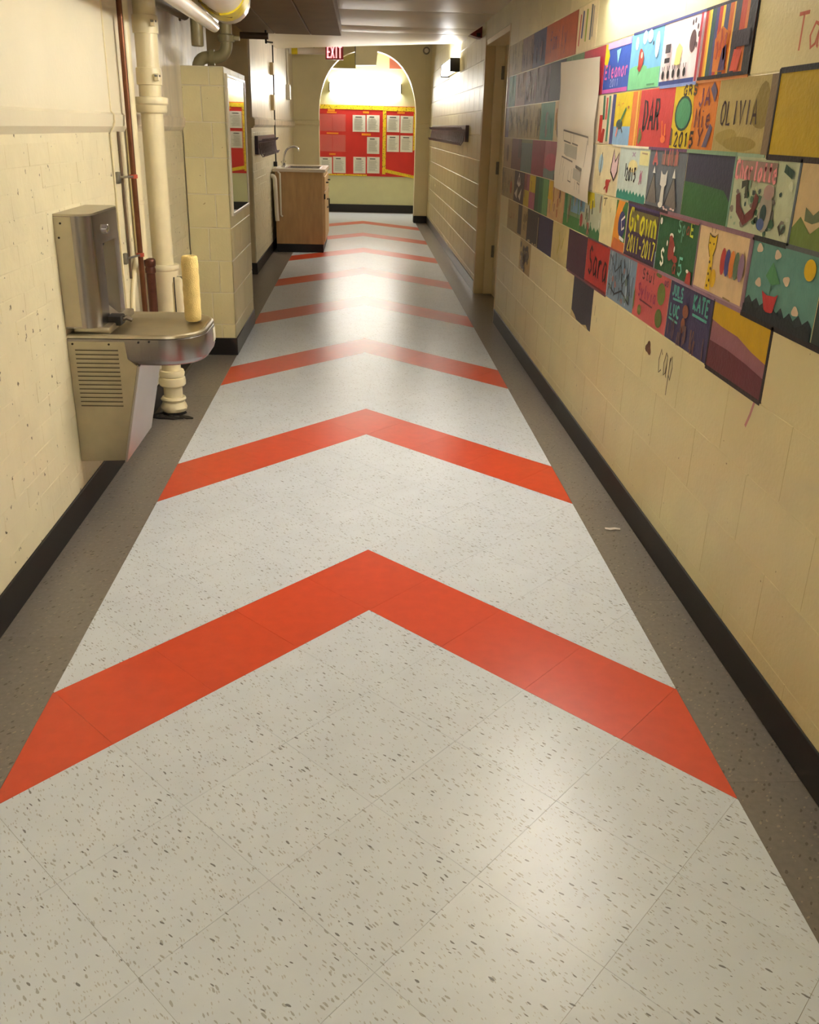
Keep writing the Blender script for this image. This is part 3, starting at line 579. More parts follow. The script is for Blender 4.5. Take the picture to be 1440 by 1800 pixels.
# painted joints between blocks
def joint(y0, y1, z0, z1, col, label=None):
    mb = MB(); mb.box((XR-.0012, min(y0,y1), min(z0,z1)), (XR+.005, max(y0,y1), max(z0,z1)), paint_mat(col)); o = obj('painted_joint', mb, wall_r)
    o['label'] = label or 'painted mortar joint'
H = .006
joint(2.633-H, 2.633+H, zrow(0)-.006, zrow(1)+.006, BK, 'black painted joint beside the yellow block')
joint(2.15, 2.633, zrow(1)-H, zrow(1)+H*1.4, BK); joint(2.0, 2.633, zrow(0)-H*1.4, zrow(0)+H, (40, 28, 26))
joint(2.851-H, 2.851+H, zrow(1), zrow(2), BK); joint(2.85, 3.288, zrow(2)-.004, zrow(2)+.005, (40, 36, 50)); joint(3.288, 4.14, zrow(2)-.003, zrow(2)+.005, (70, 76, 130))
joint(3.3, 3.7, zrow(1)-.006, zrow(1)+.004, (130, 150, 206)); joint(2.86, 3.3, zrow(1)-.004, zrow(1)+.004, (222, 150, 90))
joint(2.85, 3.3, zrow(0)-.006, zrow(0)+.006, (126, 160, 132)); joint(2.65, 2.85, zrow(0)-.005, zrow(0)+.005, (150, 176, 150)); joint(3.3, 3.75, zrow(0)-.005, zrow(0)+.005, (110, 76, 116)); joint(3.75, 4.3, zrow(0)-.004, zrow(0)+.004, (230, 224, 200))
joint(2.85-.006, 2.85+.006, zrow(-1), zrow(0), (126, 160, 140)); joint(2.414-.006, 2.414+.006, zrow(-1), zrow(0), (92, 104, 116))
joint(2.63, 3.42, zrow(-1)-.008, zrow(-1)+.006, (146, 110, 124)); joint(2.42, 2.63, zrow(-1)-.008, zrow(-1)+.006, (44, 46, 46)); joint(2.0, 2.42, zrow(-1)-.006, zrow(-1)+.006, (90, 96, 104)); joint(3.42, 3.95, zrow(-1)-.005, zrow(-1)+.005, (80, 66, 76))
joint(2.633-.006, 2.633+.006, zrow(-2), zrow(-1), (130, 104, 122)); joint(3.07-.005, 3.07+.005, zrow(-2), zrow(-1), (140, 112, 124))
joint(2.64, 3.45, zrow(-2)-.006, zrow(-2)+.006, (150, 116, 136)); joint(2.0, 2.64, zrow(-2)-.010, zrow(-2)+.005, (40, 36, 40)); joint(3.45, 4.2, zrow(-2)-.004, zrow(-2)+.004, (150, 84, 90)); joint(4.2, 4.6, zrow(-2)-.004, zrow(-2)+.004, (96, 66, 76))
joint(2.414-.008, 2.414+.006, zrow(-3), zrow(-2), BK); joint(2.414, 2.85, zrow(-3)-.008, zrow(-3)+.005, (44, 30, 30)); joint(2.851-.005, 2.851+.005, zrow(-3), zrow(-2), (40, 34, 40)); joint(4.16, 5.0, zrow(-3)-.005, zrow(-3)+.004, (110, 70, 80))
# loose marks on bare blocks
def mark(label, y_far, y_near, z0, z1, fn):
    a = Art(y_far, y_near, z0, z1); fn(a); o = obj('wall_lettering', a.mb, wall_r); o['label'] = label
mark('dark brown word cap written below the painted blocks', 3.33, 3.13, .60, .76, lambda a: a.text('cap',.05,.4,.95,1.2,.006,(70,48,40)))
mark('brown paint spot below the painted blocks', 3.50, 3.40, .68, .76, lambda a: a.ell(.5,.5,.34,.3,(96,62,44),wob=.25))
mark('red word painted on a bare cream block', 2.60, 2.27, 1.67, 1.79, lambda a: a.text('TaiM',.05,.1,.98,.8,.009,(196,104,76)))
mark('pink drip under the banded block', 2.50, 2.40, .70, .80, lambda a: a.line([(.55,.95),(.4,.5),(.2,.1)],.012,(190,130,130)))
mark('thin dark strokes on a bare block', 4.35, 4.2, .62, .74, lambda a: a.line([(.2,.5),(.22,.9)],.004,(70,56,46)).line([(.5,.3),(.52,.5)],.003,(90,76,56)))

# doorway in the right wall
mb = MB(); mb.box((XR, Y_RW1, 2.215), (XR+.2, Y_RF0, Z_CEIL), FAR_BLOCK)
struct('wall_over_door', mb, 'cream wall above the doorway on the right')
mb = MB()
mb.box((XR+.17, Y_RW1, 0), (XR+.215, Y_RF0, 2.215), DOORPAINT)
door = struct('door_1', mb, 'closed cream door set back in the right wall')
mb = MB(); mb.box((XR-.004, Y_RF0-.02, 0), (XR+.085, Y_RF0+.03, 2.205), DOORSHADE, .003, 1); obj('frame_casing', mb, door)
mb = MB(); mb.box((XR+.085, Y_RF0-.035, 0), (XR+.172, Y_RF0, 2.19), DOORPAINT, .003, 1); obj('door_jamb', mb, door)
mb = MB(); mb.box((XR+.002, Y_RW1, 2.17), (XR+.172, Y_RF0, 2.215), DOORPAINT, .003, 1); obj('frame_head', mb, door)
mb = MB(); mb.box((XR-.003, Y_RW1-.004, 0), (XR+.12, Y_RW1+.03, 2.215), DOORSHADE, .003, 1); obj('door_jamb', mb, door)
for z in (.35, 1.1, 1.9):
    mb = MB(); mb.box((XR+.145, Y_RF0-.05, z), (XR+.172, Y_RF0-.035, z+.11), GALV, .002, 1); mb.tube([(XR+.165, Y_RF0-.054, z), (XR+.165, Y_RF0-.054, z+.11)], .006, GALV, 8)
    obj('hinge', mb, door)
# far right wall
mb = MB(); mb.box((XR+.004, Y_RF0+.03, 0), (XR+.2, Y_ARCH, Z_HIGH), FAR_BLOCK)
wall_rf = struct('wall_right_far', mb, 'cream block wall beyond the doorway on the right')
for k in range(-7, 7):
    z0, z1 = max(0, zrow(k))+.005, min(Z_HIGH, zrow(k+1))-.005
    if z1-z0 < .02: continue
    n = 15
    while brow(k, n) < Y_ARCH:
        a, b = max(brow(k, n), Y_RF0+.03)+G, min(brow(k, n+1), Y_ARCH)-G
        if b-a > .03: block(wall_rf, 'wall_block', XR, a, b, z0, z1, FAR_BLOCK, bev=.003)
        n += 1

# ---- baseboards
def base(name, a, b, m=BLACK): 
    mb = MB(); mb.box(a, b, m, .003, 1); return struct(name, mb, 'black vinyl baseboard ' + name.split('_', 1)[1].replace('_', ' '), 40)
base('baseboard_right', (XR-.006, Y_BACK, 0), (XR+.004, Y_RW1, .115))
base('baseboard_right_far', (XR-.006, Y_RF0+.03, 0), (XR+.004, Y_ARCH, .115), GREY_BASE)
base('baseboard_left', (XL-.01, Y_BACK, 0), (XL+.006, 4.69, .118))
base('baseboard_left_recess', (XL-.03, 4.69, 0), (XL-.019, 6.33, .118))
base('baseboard_left_far', (XL-.01, 10.08, 0), (XL+.006, Y_ARCH, .118))
base('baseboard_pier', (-1.9, 10.066, 0), (XL+.008, 10.08, .118))
base('baseboard_chase_front', (XL-.02, 6.322, 0), (FXL+.008, 6.33, .118))
base('baseboard_chase_side', (FXL, 6.325, 0), (FXL+.008, 7.44, .118))
base('baseboard_arch_right', (.885, Y_ARCH-.008, 0), (XR, Y_ARCH+.25, .115))
base('baseboard_end', (-2.5, Y_END-.02, 0), (2.5, Y_END, .14))

# ---- left wall
mb = MB(); mb.box((XL-.25, Y_BACK, 0), (XL-.0009, 4.69, 1.46), CREAM_BRICK)
wall_l = struct('wall_left', mb, 'cream painted brick wall on the left below the plaster ledge')
prof = [(XL-.25, 1.425), (XL-.003, 1.425), (XL+.02, 1.452), (XL+.026, 1.500), (XL+.016, 1.508), (XL+.014, Z_CEIL), (XL-.25, Z_CEIL)]
mb = MB(); mb.prism(prof, Y_BACK, 4.685, CREAM, 'y')
struct('wall_left_upper', mb, 'smooth cream plaster above the ledge on the left')
CH, BLEN = .0755, .2150
brick_var = []
def make_brick_meshes(m):
    out = []
    for q in range(5):
        r = random.Random(q+11); mb = MB()
        hy, hz = BLEN/2-.0016, CH/2-.0014
        mb.box((-.012, -hy, -hz), (0, hy, hz), m, .0022, 2)
        mb.v = [(x+r.uniform(-.0004, .0004), y+r.uniform(-.0012, .0012), z+r.uniform(-.0012, .0012)) for x, y, z in mb.v]
        o = obj('brick', mb, None, None); out.append(o.data); bpy.data.objects.remove(o)
    return out
brick_cream = make_brick_meshes(CREAM_BRICK)
def bricks(parent, xf, y0, y1, z0, z1, meshes, seed):
    r = random.Random(seed); z = z0+CH/2; i = 0
    while z+CH/2 <= z1+.03:
        y = y0 + (BLEN/2 if i % 2 == 0 else 0)
        while y < y1-.02:
            ye = min(y+BLEN, y1)
            o = bpy.data.objects.new('brick', meshes[r.randrange(5)]); C.objects.link(o); o.parent = parent
            o.location = (xf + r.uniform(-.0009, .0007), (y+ye)/2, z)
            s = (ye-y)/BLEN
            o.scale = (1, s, 1); o.rotation_euler = (r.uniform(-.006, .006), 0, r.uniform(-.004, .004))
            y += BLEN
        z += CH; i += 1
bricks(wall_l, XL, 1.50, 4.69, .118, 1.42, brick_cream, 3)
# recess with the pipes
mb = MB(); mb.box((XL-.25, 4.69, 0), (XL-.0262, 6.5, 1.46), CREAM_BRICK)
wall_lr = struct('wall_left_recess', mb, 'cream brick wall behind the pipes')
bricks(wall_lr, XL-.025, 4.69, 6.33, .118, 1.42, brick_cream, 5)
mb = MB(); mb.prism([(x-.025, z) for x, z in prof], 4.69, 7.44, PLASTER_PEEL, 'y')
struct('wall_left_recess_upper', mb, 'worn whitewashed plaster above the ledge behind the pipes')
# side opening on the left between the chase and the pier
mb = MB(); mb.box((-2.1, 7.3, 0), (-1.9, 10.3, Z_HIGH), PIER); struct('wall_side_passage', mb, 'shadowed wall inside the side opening')
mb = MB(); mb.box((-1.9, 7.0, 0), (XL-.02, 7.44, Z_CEIL), PIER); struct('wall_side_passage_near', mb, 'near side of the side opening')
mb = MB(); mb.box((-1.9, 10.08, 0), (XL-.0135, 10.3, Z_HIGH), PIER)
mb.prism([(-1.9, 1.44), (XL+.012, 1.44), (XL+.035, 1.47), (XL+.035, 1.52), (XL+.012, 1.535), (-1.9, 1.535)], 10.06, 10.1, PIER, 'y')
struct('wall_pier', mb, 'brown shadowed pier beyond the block chase')
mb = MB(); mb.box((XL-.3, 10.3, 0), (XL-.002, Y_ARCH, 1.46), CREAM_BRICK); mb.box((XL-.0125, 10.081, 0), (XL-.002, 10.3, 1.44), CREAM_BRICK)
wall_lf = struct('wall_left_far', mb, 'cream painted brick wall above the sink')
bricks(wall_lf, XL, 10.08, 12.3, .118, 1.42, brick_cream, 8)
mb = MB(); mb.prism([(x, z+.02 if z < 2 else Z_HIGH) for x, z in [(XL-.3,1.425),(XL-.003,1.425),(XL+.03,1.452),(XL+.036,1.505),(XL+.008,1.525),(XL+.004,2.37),(XL-.3,2.37)]], 10.302, Y_ARCH, PLASTER_PEEL, 'y')
mb.prism([(XL-.0125, 1.445), (XL-.003, 1.445), (XL+.03, 1.472), (XL+.036, 1.525), (XL+.008, 1.545), (XL+.004, Z_HIGH), (XL-.0125, Z_HIGH)], 10.101, 10.302, PLASTER_PEEL, 'y')
struct('wall_left_far_upper', mb, 'worn whitewashed plaster above the far ledge')

# ---- block chase
CX1, CY0, CY1, CZ = FXL, 6.33, 7.44, 1.80
mb = MB(); mb.box((XL-.02, CY0+.004, 0), (CX1-.004, CY1, CZ-.004), CREAM)
chase = struct('wall_chase', mb, 'cream painted block chase standing out from the left wall')
cz = [.0, .21, .421, .63, .84, 1.05, 1.27, 1.48, 1.69, CZ]
for i, (a, b) in enumerate(zip(cz, cz[1:])):
    xs = [XL-.02, CX1] if i % 2 == 0 else [XL-.02, -1.0, CX1]
    if i % 2 == 0: xs = [XL-.02, -.945, CX1]
    for x0, x1 in zip(xs, xs[1:]):
        mb = MB(); mb.box((x0+.003, CY0, a+.003), (x1-(.003 if x1 < CX1 else 0), CY0+.006, b-.003), CREAM_BLOCK, .002, 1); obj('wall_block', mb, chase)
    ys = [CY0, 6.43, 6.86, 7.29, CY1] if i % 2 else [CY0, 6.64, 7.07, CY1]
    for y0, y1 in zip(ys, ys[1:]):
        mb = MB(); mb.box((CX1-.006, y0+(.003 if y0 > CY0 else 0), a+.003), (CX1, y1-.003, b-.003), CREAM_BLOCK, .002, 1); obj('wall_block', mb, chase)
mb = MB(); mb.box((XL-.02, CY0, CZ-.006), (CX1, CY1, CZ), CREAM, .002, 1); obj('chase_cap', mb, chase)

# ---- arch wall
ax, aw, zs, ab, pw = .0975, .7875, 1.575, 1.02, 2.3
arch = [(ax-aw, 0.0)]
for i in range(41):
    t = PI - PI*i/40; cx_, sx_ = math.cos(t), math.sin(t)
    arch.append((ax + aw*math.copysign(abs(cx_)**(2/pw), cx_), zs + ab*abs(sx_)**(2/pw)))
arch.append((ax+aw, 0.0))
def arch_wall():
    mb = MB(); yf, yb = Y_ARCH, Y_ARCH+.25
    outer = []
    for x, z in arch:
        if z <= zs: outer.append((-2.6 if x < ax else 2.6, z))
        else: outer.append((-2.6 + (x-(ax-aw))/(2*aw)*5.2, Z_HIGH+.1))
    outer[1] = (-2.6, Z_HIGH+.1); outer[-2] = (2.6, Z_HIGH+.1)
    n = len(arch); vs = [(x, yf, z) for x, z in arch] + [(x, yf, z) for x, z in outer] + [(x, yb, z) for x, z in arch] + [(x, yb, z) for x, z in outer]
    fs = []
    for i in range(n-1):
        fs += [(i, i+1, n+i+1, n+i), (2*n+i, 3*n+i, 3*n+i+1, 2*n+i+1), (i, 2*n+i, 2*n+i+1, i+1), (n+i, n+i+1, 3*n+i+1, 3*n+i)]
    mb.add(vs, fs, ARCH_PAINT); return mb
struct('wall_arch', arch_wall(), 'tan wall with a round-headed archway at the far end', 40)
for x0, x1, nm in ((XL-.02, ax-aw, 'trim_1'), (ax+aw, XR, 'trim_2')):
    mb = MB(); mb.prism([(Y_ARCH, 1.48), (Y_ARCH-.03, 1.50), (Y_ARCH-.035, 1.545), (Y_ARCH-.006, 1.56), (Y_ARCH, 1.56)], x0, x1+(.012 if nm == 'trim_1' else 0), ARCH_PAINT, 'x')
    struct(nm, mb, 'ledge moulding on the arch wall ' + ('left of the arch' if nm == 'trim_1' else 'right of the arch'))
# ---- end space
mb = MB(); mb.box((-2.6, Y_END, 0), (2.6, Y_END+.2, 3.0), mat('end_wall_paint', (212, 210, 164), .45, var=.03)); struct('wall_end', mb, 'pale green-cream wall behind the arch')
mb = MB(); mb.box((-2.6, Y_ARCH, 2.9), (2.6, Y_END+.2, 3.0), CEIL); struct('ceiling_end', mb, 'ceiling behind the arch')
for sx, nm in ((-2.6, 'wall_end_left'), (2.5, 'wall_end_right')):
    mb = MB(); mb.box((sx, Y_ARCH+.25, 0), (sx+.1, Y_END, 3.0), CREAM); struct(nm, mb)
mb = MB(); mb.box((-2.6, Y_BACK-.2, 0), (2.6, Y_BACK, 3.0), CREAM); struct('wall_back', mb, 'wall behind the viewer')

# ---- ceilings
mb = MB(); mb.prism([(-2.1, Y_BACK), (1.31, Y_BACK), (1.31, 11.5), (.42, 11.95), (-.25, 12.58), (-1.36, 13.15), (-2.1, 13.3)], Z_CEIL+.006, Z_CEIL+.10, CEIL)
ceil = struct('ceiling', mb, 'low cream boarded ceiling over the corridor')
def ceil_panel(poly, sag, seed):
    r = random.Random(seed); (ya0, ya1), (yb0, yb1) = poly           # near edge y at left/right, far edge y at left/right
    mb = MB(); nx, ny = 10, 6; vs = []; fs = []
    x0, x1 = XL+.02, XR
    for i in range(nx+1):
        for j in range(ny+1):
            u, v = i/nx, j/ny
            ya = ya0+(ya1-ya0)*u; yb = yb0+(yb1-yb0)*u
            vs.append((x0+(x1-x0)*u, ya+.008+(yb-ya-.016)*v, Z_CEIL - sag*math.sin(PI*v)*(.4+.6*math.sin(PI*u)) + r.uniform(-.0015, .0015)))
    for i in range(nx):
        for j in range(ny): fs.append((i*(ny+1)+j, (i+1)*(ny+1)+j, (i+1)*(ny+1)+j+1, i*(ny+1)+j+1))
    n = len(vs); rim = [i*(ny+1) for i in range(nx+1)] + [nx*(ny+1)+j for j in range(1, ny+1)] + [i*(ny+1)+ny for i in range(nx-1, -1, -1)] + [j for j in range(ny-1, 0, -1)]
    vs += [(vs[q][0], vs[q][1], Z_CEIL+.006) for q in rim]
    for q in range(len(rim)): fs.append((rim[q], rim[(q+1) % len(rim)], n+(q+1) % len(rim), n+q))
    mb.add(vs, fs, CEIL); obj('ceiling_panel', mb, ceil, 40)
edges = [(1.3, 1.3), (3.6, 3.6), (5.9, 5.9), (7.4, 7.4), (8.62, 8.6), (9.95, 9.9), (10.6, 10.5), (13.1, 11.5)]
for q, (a, b) in enumerate(zip(edges, edges[1:])): ceil_panel((a, b), .012, q)
mb = MB(); mb.box((-2.6, 11.3, Z_HIGH), (2.6, Y_ARCH+.2, Z_HIGH+.1), CEIL); struct('ceiling_high', mb, 'higher ceiling before the arch')
mb = MB(); mb.box((-2.6, 11.2, Z_CEIL+.1), (2.6, 11.3, Z_HIGH+.1), CEIL); struct('ceiling_step', mb, 'step between the two ceilings')

# dark boxed duct under the ceiling
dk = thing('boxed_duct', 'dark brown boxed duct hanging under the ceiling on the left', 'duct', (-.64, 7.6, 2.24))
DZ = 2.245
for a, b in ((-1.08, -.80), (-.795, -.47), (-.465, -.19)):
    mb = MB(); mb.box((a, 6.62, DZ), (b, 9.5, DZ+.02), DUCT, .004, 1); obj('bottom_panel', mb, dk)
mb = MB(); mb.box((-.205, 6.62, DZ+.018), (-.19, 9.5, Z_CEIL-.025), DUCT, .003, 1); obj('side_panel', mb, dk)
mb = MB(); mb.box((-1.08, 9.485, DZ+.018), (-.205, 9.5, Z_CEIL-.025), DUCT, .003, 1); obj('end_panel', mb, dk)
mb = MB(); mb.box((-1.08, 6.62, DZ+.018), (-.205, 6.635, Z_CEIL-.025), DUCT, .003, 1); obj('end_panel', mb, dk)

# ================================================================== WALL LAMPS
def wall_lamp(y0, y1, strength, label, z=2.15, spill=.25, rise=1.1):
    """box lamp: bright front diffuser, dimmer top and bottom diffusers, black end caps"""
    t = thing('wall_lamp', label, 'lamp', (XR, (y0+y1)/2, z))
    mb = MB(); mb.box((XR-.03, y0+.02, z-.06), (XR-.001, y1-.02, z+.06), PLASTIC_W, .003, 1); obj('back_plate', mb, t)
    em = emis('lamp_front_%s' % label[:12], TUBE_COL, strength); e2 = emis('lamp_edge_%s' % label[:12], TUBE_COL, strength*spill); e3 = emis('lamp_top_%s' % label[:12], TUBE_COL, strength*rise)
    mb = MB(); mb.box((XR-.105, y0+.02, z-.052), (XR-.098, y1-.02, z+.052), em, .002, 1); obj('front_diffuser', mb, t)
    for sg in (-1, 1):
        mb = MB(); mb.box((XR-.105, y0+.02, z+sg*.056-.003), (XR-.03, y1-.02, z+sg*.056+.003), e2 if sg < 0 else e3); obj('edge_diffuser', mb, t)
    for ya in (y0, y1-.02):
        mb = MB(); mb.box((XR-.112, ya, z-.072), (XR-.001, ya+.02, z+.072), BLACK, .006, 2); obj('end_cap', mb, t, 40)
    return t
wall_lamp(3.2, 4.6, TUBE_NEAR, 'lit wall lamp above the painted blocks', 2.14, .9)
wall_lamp(11.45, 12.75, TUBE_MID, 'lit wall lamp with black end caps on the far right wall')
wall_lamp(-2.5, -1.0, TUBE_FILL, 'lit wall lamp behind the viewer')  # unseen lamp, added to brighten the floor near the camera
t = thing('strip_light', 'bright fluorescent strip light on the wall behind the arch', 'lamp', (.06, Y_END, 2.12))
mb = MB(); mb.box((-.56, Y_END-.03, 2.07), (.69, Y_END-.001, 2.17), PLASTIC_W, .003, 1); obj('back_plate', mb, t)
mb = MB(); mb.prism([(Y_END-.03, 2.06)] + [(Y_END-.03-.08*math.sin(PI*i/12)**.8, 2.06+.12*i/12) for i in range(1, 12)] + [(Y_END-.03, 2.18)], -.56, .69, emis('strip_glow', TUBE_COL, TUBE_END), 'x'); obj('diffuser', mb, t, 50)
for x in (-.585, .69):
    mb = MB(); mb.box((x, Y_END-.12, 2.045), (x+.025, Y_END-.001, 2.195), GALV, .006, 2); obj('end_cap', mb, t, 40)

# ================================================================== DRINKING FOUNTAIN
df = thing('drinking_fountain', 'stainless steel wall drinking fountain with tall bottle filler', 'fountain', (XL, 3.73, .225))
FY0, FY1 = 3.50, 3.925
xf = -.978
def tower_profile(notch):
    p = [(XL, FY0)] + [(xf-.055+.055*math.sin(PI/2*i/8), FY0+.055-.055*math.cos(PI/2*i/8)) for i in range(9)]
    if notch: p += [(xf, 3.655), (xf-.028, 3.668), (xf-.085, 3.70), (xf-.085, 3.79), (xf-.028, 3.815), (xf, 3.83)]
    p += [(xf-.03+.03*math.cos(PI/2*i/6), FY1-.03+.03*math.sin(PI/2*i/6)) for i in range(7)] + [(XL, FY1)]
    return p
mb = MB(); mb.prism(tower_profile(True), .752, 1.045, STEEL); mb.prism(tower_profile(False), 1.045, 1.155, STEEL)
obj('bottle_filler_tower', mb, df, 30)
mb = MB(); pt = tower_profile(False); mb.prism(pt, 1.155, 1.162, STEEL_FLAT); obj('tower_lid', mb, df, 30)
mb = MB(); mb.box((XL, FY0-.0012, .757), (XL+.062, FY0+.01, 1.152), STEEL_FLAT, .0008, 1); obj('side_plate', mb, df)
mb = MB(); mb.tube([(xf-.01, 3.70, 1.093), (xf+.012, 3.70, 1.093), (xf+.016, 3.70, 1.093)], [.017, .017, .009], CHROME, 16); obj('sensor_button', mb, df, 40)
mb = MB(); mb.box((xf-.08, 3.70, 1.022), (xf-.03, 3.79, 1.045), DARK, .003, 1); mb.tube([(xf-.05, 3.745, 1.03), (xf-.05, 3.745, 1.0)], .008, CHROME, 10); obj('filler_spout', mb, df, 40)
mb = MB(); mb.prism([(xf-.085, .752), (xf-.085, .83), (xf-.01, .768), (xf+.01, .752)], 3.70, 3.79, STEEL_FLAT, 'y'); obj('alcove_sill', mb, df)
# basin
BX, BY0, BY1, RC = -.605, 3.497, 3.985, .165
def basin_outline(d, n=10):
    x1, y0, y1, r = BX-d, BY0+d, BY1-d, max(.02, RC-d)
    return [(XL+d*.6, y0)] + [(x1-r+r*math.sin(PI/2*i/n), y0+r-r*math.cos(PI/2*i/n)) for i in range(n+1)] + [(x1-r+r*math.cos(PI/2*i/n), y1-r+r*math.sin(PI/2*i/n)) for i in range(n+1)] + [(XL+d*.6, y1)]
rings = [(0, .716), (.002, .725), (.008, .730), (.016, .730), (.024, .724), (.034, .712), (.055, .705), (.12, .701), (.2, .699)]
mb = MB(); vs = []; fs = []
for d, z in rings: vs += [(x, y, z) for x, y in basin_outline(d)]
n = len(basin_outline(0))
for q in range(len(rings)-1):
    for k in range(n): fs.append((q*n+k, q*n+(k+1) % n, (q+1)*n+(k+1) % n, (q+1)*n+k))
fs.append(tuple((len(rings)-1)*n+k for k in range(n)))
mb.add(vs, fs, STEEL_FLAT); obj('basin', mb, df, 35)
mb = MB(); rings = [(.004, .716), (.0, .712), (.0, .632), (.004, .620), (.014, .612), (.03, .610)]; vs = []; fs = []
for d, z in rings: vs += [(x, y, z) for x, y in basin_outline(d)]
for q in range(len(rings)-1):
    for k in range(n): fs.append((q*n+k, q*n+(k+1) % n, (q+1)*n+(k+1) % n, (q+1)*n+k))
fs.append(tuple((len(rings)-1)*n+k for k in range(n)))
mb.add(vs, fs, STEEL); obj('apron', mb, df, 35)
mb = MB(); mb.box((XL+.02, BY0+.03, .7255), (-.95, BY1-.05, .752), STEEL_FLAT, .006, 2); obj('basin_deck', mb, df, 30)
mb = MB(); mb.tube([(-.955, 3.66, .74), (-.935, 3.66, .758), (-.915, 3.66, .765), (-.895, 3.66, .755)], [.012, .011, .010, .008], STEEL, 10)
mb.box((-.985, 3.625, .738), (-.93, 3.70, .775), DARK, .006, 2); obj('bubbler', mb, df, 40)
mb = MB(); mb.box((BX-.006, 3.80, .645), (BX+.002, 3.84, .70), PLASTIC_W, .001, 1); obj('push_plate', mb, df)
# lower cabinet
lp = [(XL, .225), (-.932, .23), (-.849, .615), (XL, .615)]
mb = MB(); mb.prism(lp, FY0, FY1+.03, STEEL_FLAT, 'y'); obj('lower_cabinet', mb, df)
mb = MB(); dx = (.083/.394, -.385/.394); mb.prism([(-.934, .2235), (-.926, .2235), (-.843, .6105), (-.851, .6105)], FY0-.003, FY1+.033, mat('front_panel_steel', (190, 184, 182), .3, metal=.9, var=.03), 'y'); obj('front_panel', mb, df)
mb = MB(); mb.prism([(XL+.002, .2265), (-.933, .2315), (-.852, .612), (-.886, .64), (-.892, .704), (XL+.002, .704)], BY0-.003, FY0+.004, STEEL_FLAT, 'y'); obj('louvered_side', mb, df)
for i in range(14):
    z = .672-.0167*i
    mb = MB(); x1 = -.918
    yy = BY0-.0032
    mb.box((-1.078, yy-.0008, z-.0022), (x1, yy+.003, z+.0022), DARK); mb.box((-1.078, yy-.004, z+.0022), (x1, yy+.002, z+.0042), STEEL_FLAT); obj('louver', mb, df)
for x, y, z in ((-1.08, FY0-.002, 1.13), (-1.09, FY0-.002, 1.08), (-1.085, BY0-.0045, .695), (-.95, BY0-.0045, .695), (-.84, BY0-.002, .703), (-.80, BY0-.002, .706)):
    mb = MB(); mb.tube([(x, y+.004, z), (x, y-.0015, z)], .004, DARK, 8); obj('screw', mb, df)
# roller sleeve standing on the basin
rs = thing('roller_sleeve', 'pale yellow fuzzy roller sleeve standing upright on the fountain basin', 'roller', (-.698, 3.885, .716))
mb = MB(); z0 = .712
pf = [(.026, z0), (.031, z0+.004), (.034, z0+.02)] + [(.034+.0008*math.sin(i*2.1), z0+.02+.225*i/14) for i in range(15)] + [(.032, z0+.258), (.028, z0+.264), (.020, z0+.264), (.018, z0+.262), (.017, z0+.20)]
mb.lathe(-.698, 3.885, pf, ROLLER, 28, .012); obj('nap', mb, rs, 60)
mb = MB(); mb.lathe(-.698, 3.885, [(.0172, z0+.18), (.0195, z0+.258), (.0172, z0+.259), (.0150, z0+.258), (.0145, z0+.18)], mat('cardboard_core', (196, 160, 100), .8), 20); obj('core', mb, rs, 40)

# ================================================================== PIPES ON THE LEFT
PX, PY = -1.018, 4.92
dp = thing('drain_pipe', 'thick cream painted drain pipe with bell joints beside the fountain', 'pipe', (PX, PY, 0))
mb = MB(); mb.lathe(PX, PY, [(.05, .02), (.05, .66), (.053, .70), (.053, 2.365)], CREAM_PIPE, 28); obj('pipe', mb, dp, 40)
def collar(prof, name='coupling', m=CREAM_PIPE, w=0.004):
    mb = MB(); mb.lathe(PX, PY, prof, m, 28, w); obj(name, mb, dp, 35)
collar([(.050, .245), (.064, .243), (.069, .228), (.066, .214), (.060, .209), (.068, .204), (.072, .185), (.070, .165), (.063, .158), (.05, .155)])
collar([(.050, .098), (.062, .096), (.068, .086), (.064, .076), (.058, .070), (.064, .058), (.071, .038), (.066, .022), (.06, .016), (.04, .014)], w=.02)
collar([(.053, .800), (.078, .798), (.082, .786), (.079, .774), (.074, .770), (.072, .720), (.066, .705), (.066, .60), (.064, .44), (.052, .43)], 'cleanout_hub')
collar([(.053, 1.586), (.080, 1.583), (.083, 1.572), (.082, 1.556), (.075, 1.548), (.075, 1.525), (.070, 1.516), (.053, 1.512)], 'bell_hub')
collar([(.053, 1.712), (.0595, 1.710), (.060, 1.696), (.060, 1.652), (.0595, 1.638), (.053, 1.636)])
collar([(.053, 1.935), (.0595, 1.933), (.060, 1.92), (.060, 1.872), (.0595, 1.858), (.053, 1.856)])
for z in (1.90, 1.67):
    mb = MB(); mb.box((PX+.035, PY-.062, z-.016), (PX+.058, PY-.044, z+.016), CREAM_PIPE, .003, 1); mb.tube([(PX+.04, PY-.066, z+.006), (PX+.062, PY-.05, z+.006)], .005, GALV, 8); obj('clamp_lug', mb, dp)
mb = MB(); mb.box((PX+.04, PY-.05, .50), (PX+.095, PY+.03, .74), CREAM_PIPE, .014, 3); mb.box((PX+.055, PY-.0515, .50), (PX+.060, PY-.045, .74), DARK); obj('cleanout_cover', mb, dp, 40)
mb = MB(); mb.tube([(PX+.06, PY-.02, .735), (PX+.11, PY-.03, .735)], .008, GALV, 8); obj('cleanout_bolt', mb, dp, 40)
mb = MB(); mb.lathe(PX, PY, [(.045, .0005), (.062, .0025), (.060, .012), (.045, .02)], DARK, 20, .05); obj('floor_seal', mb, dp)
mb = MB()
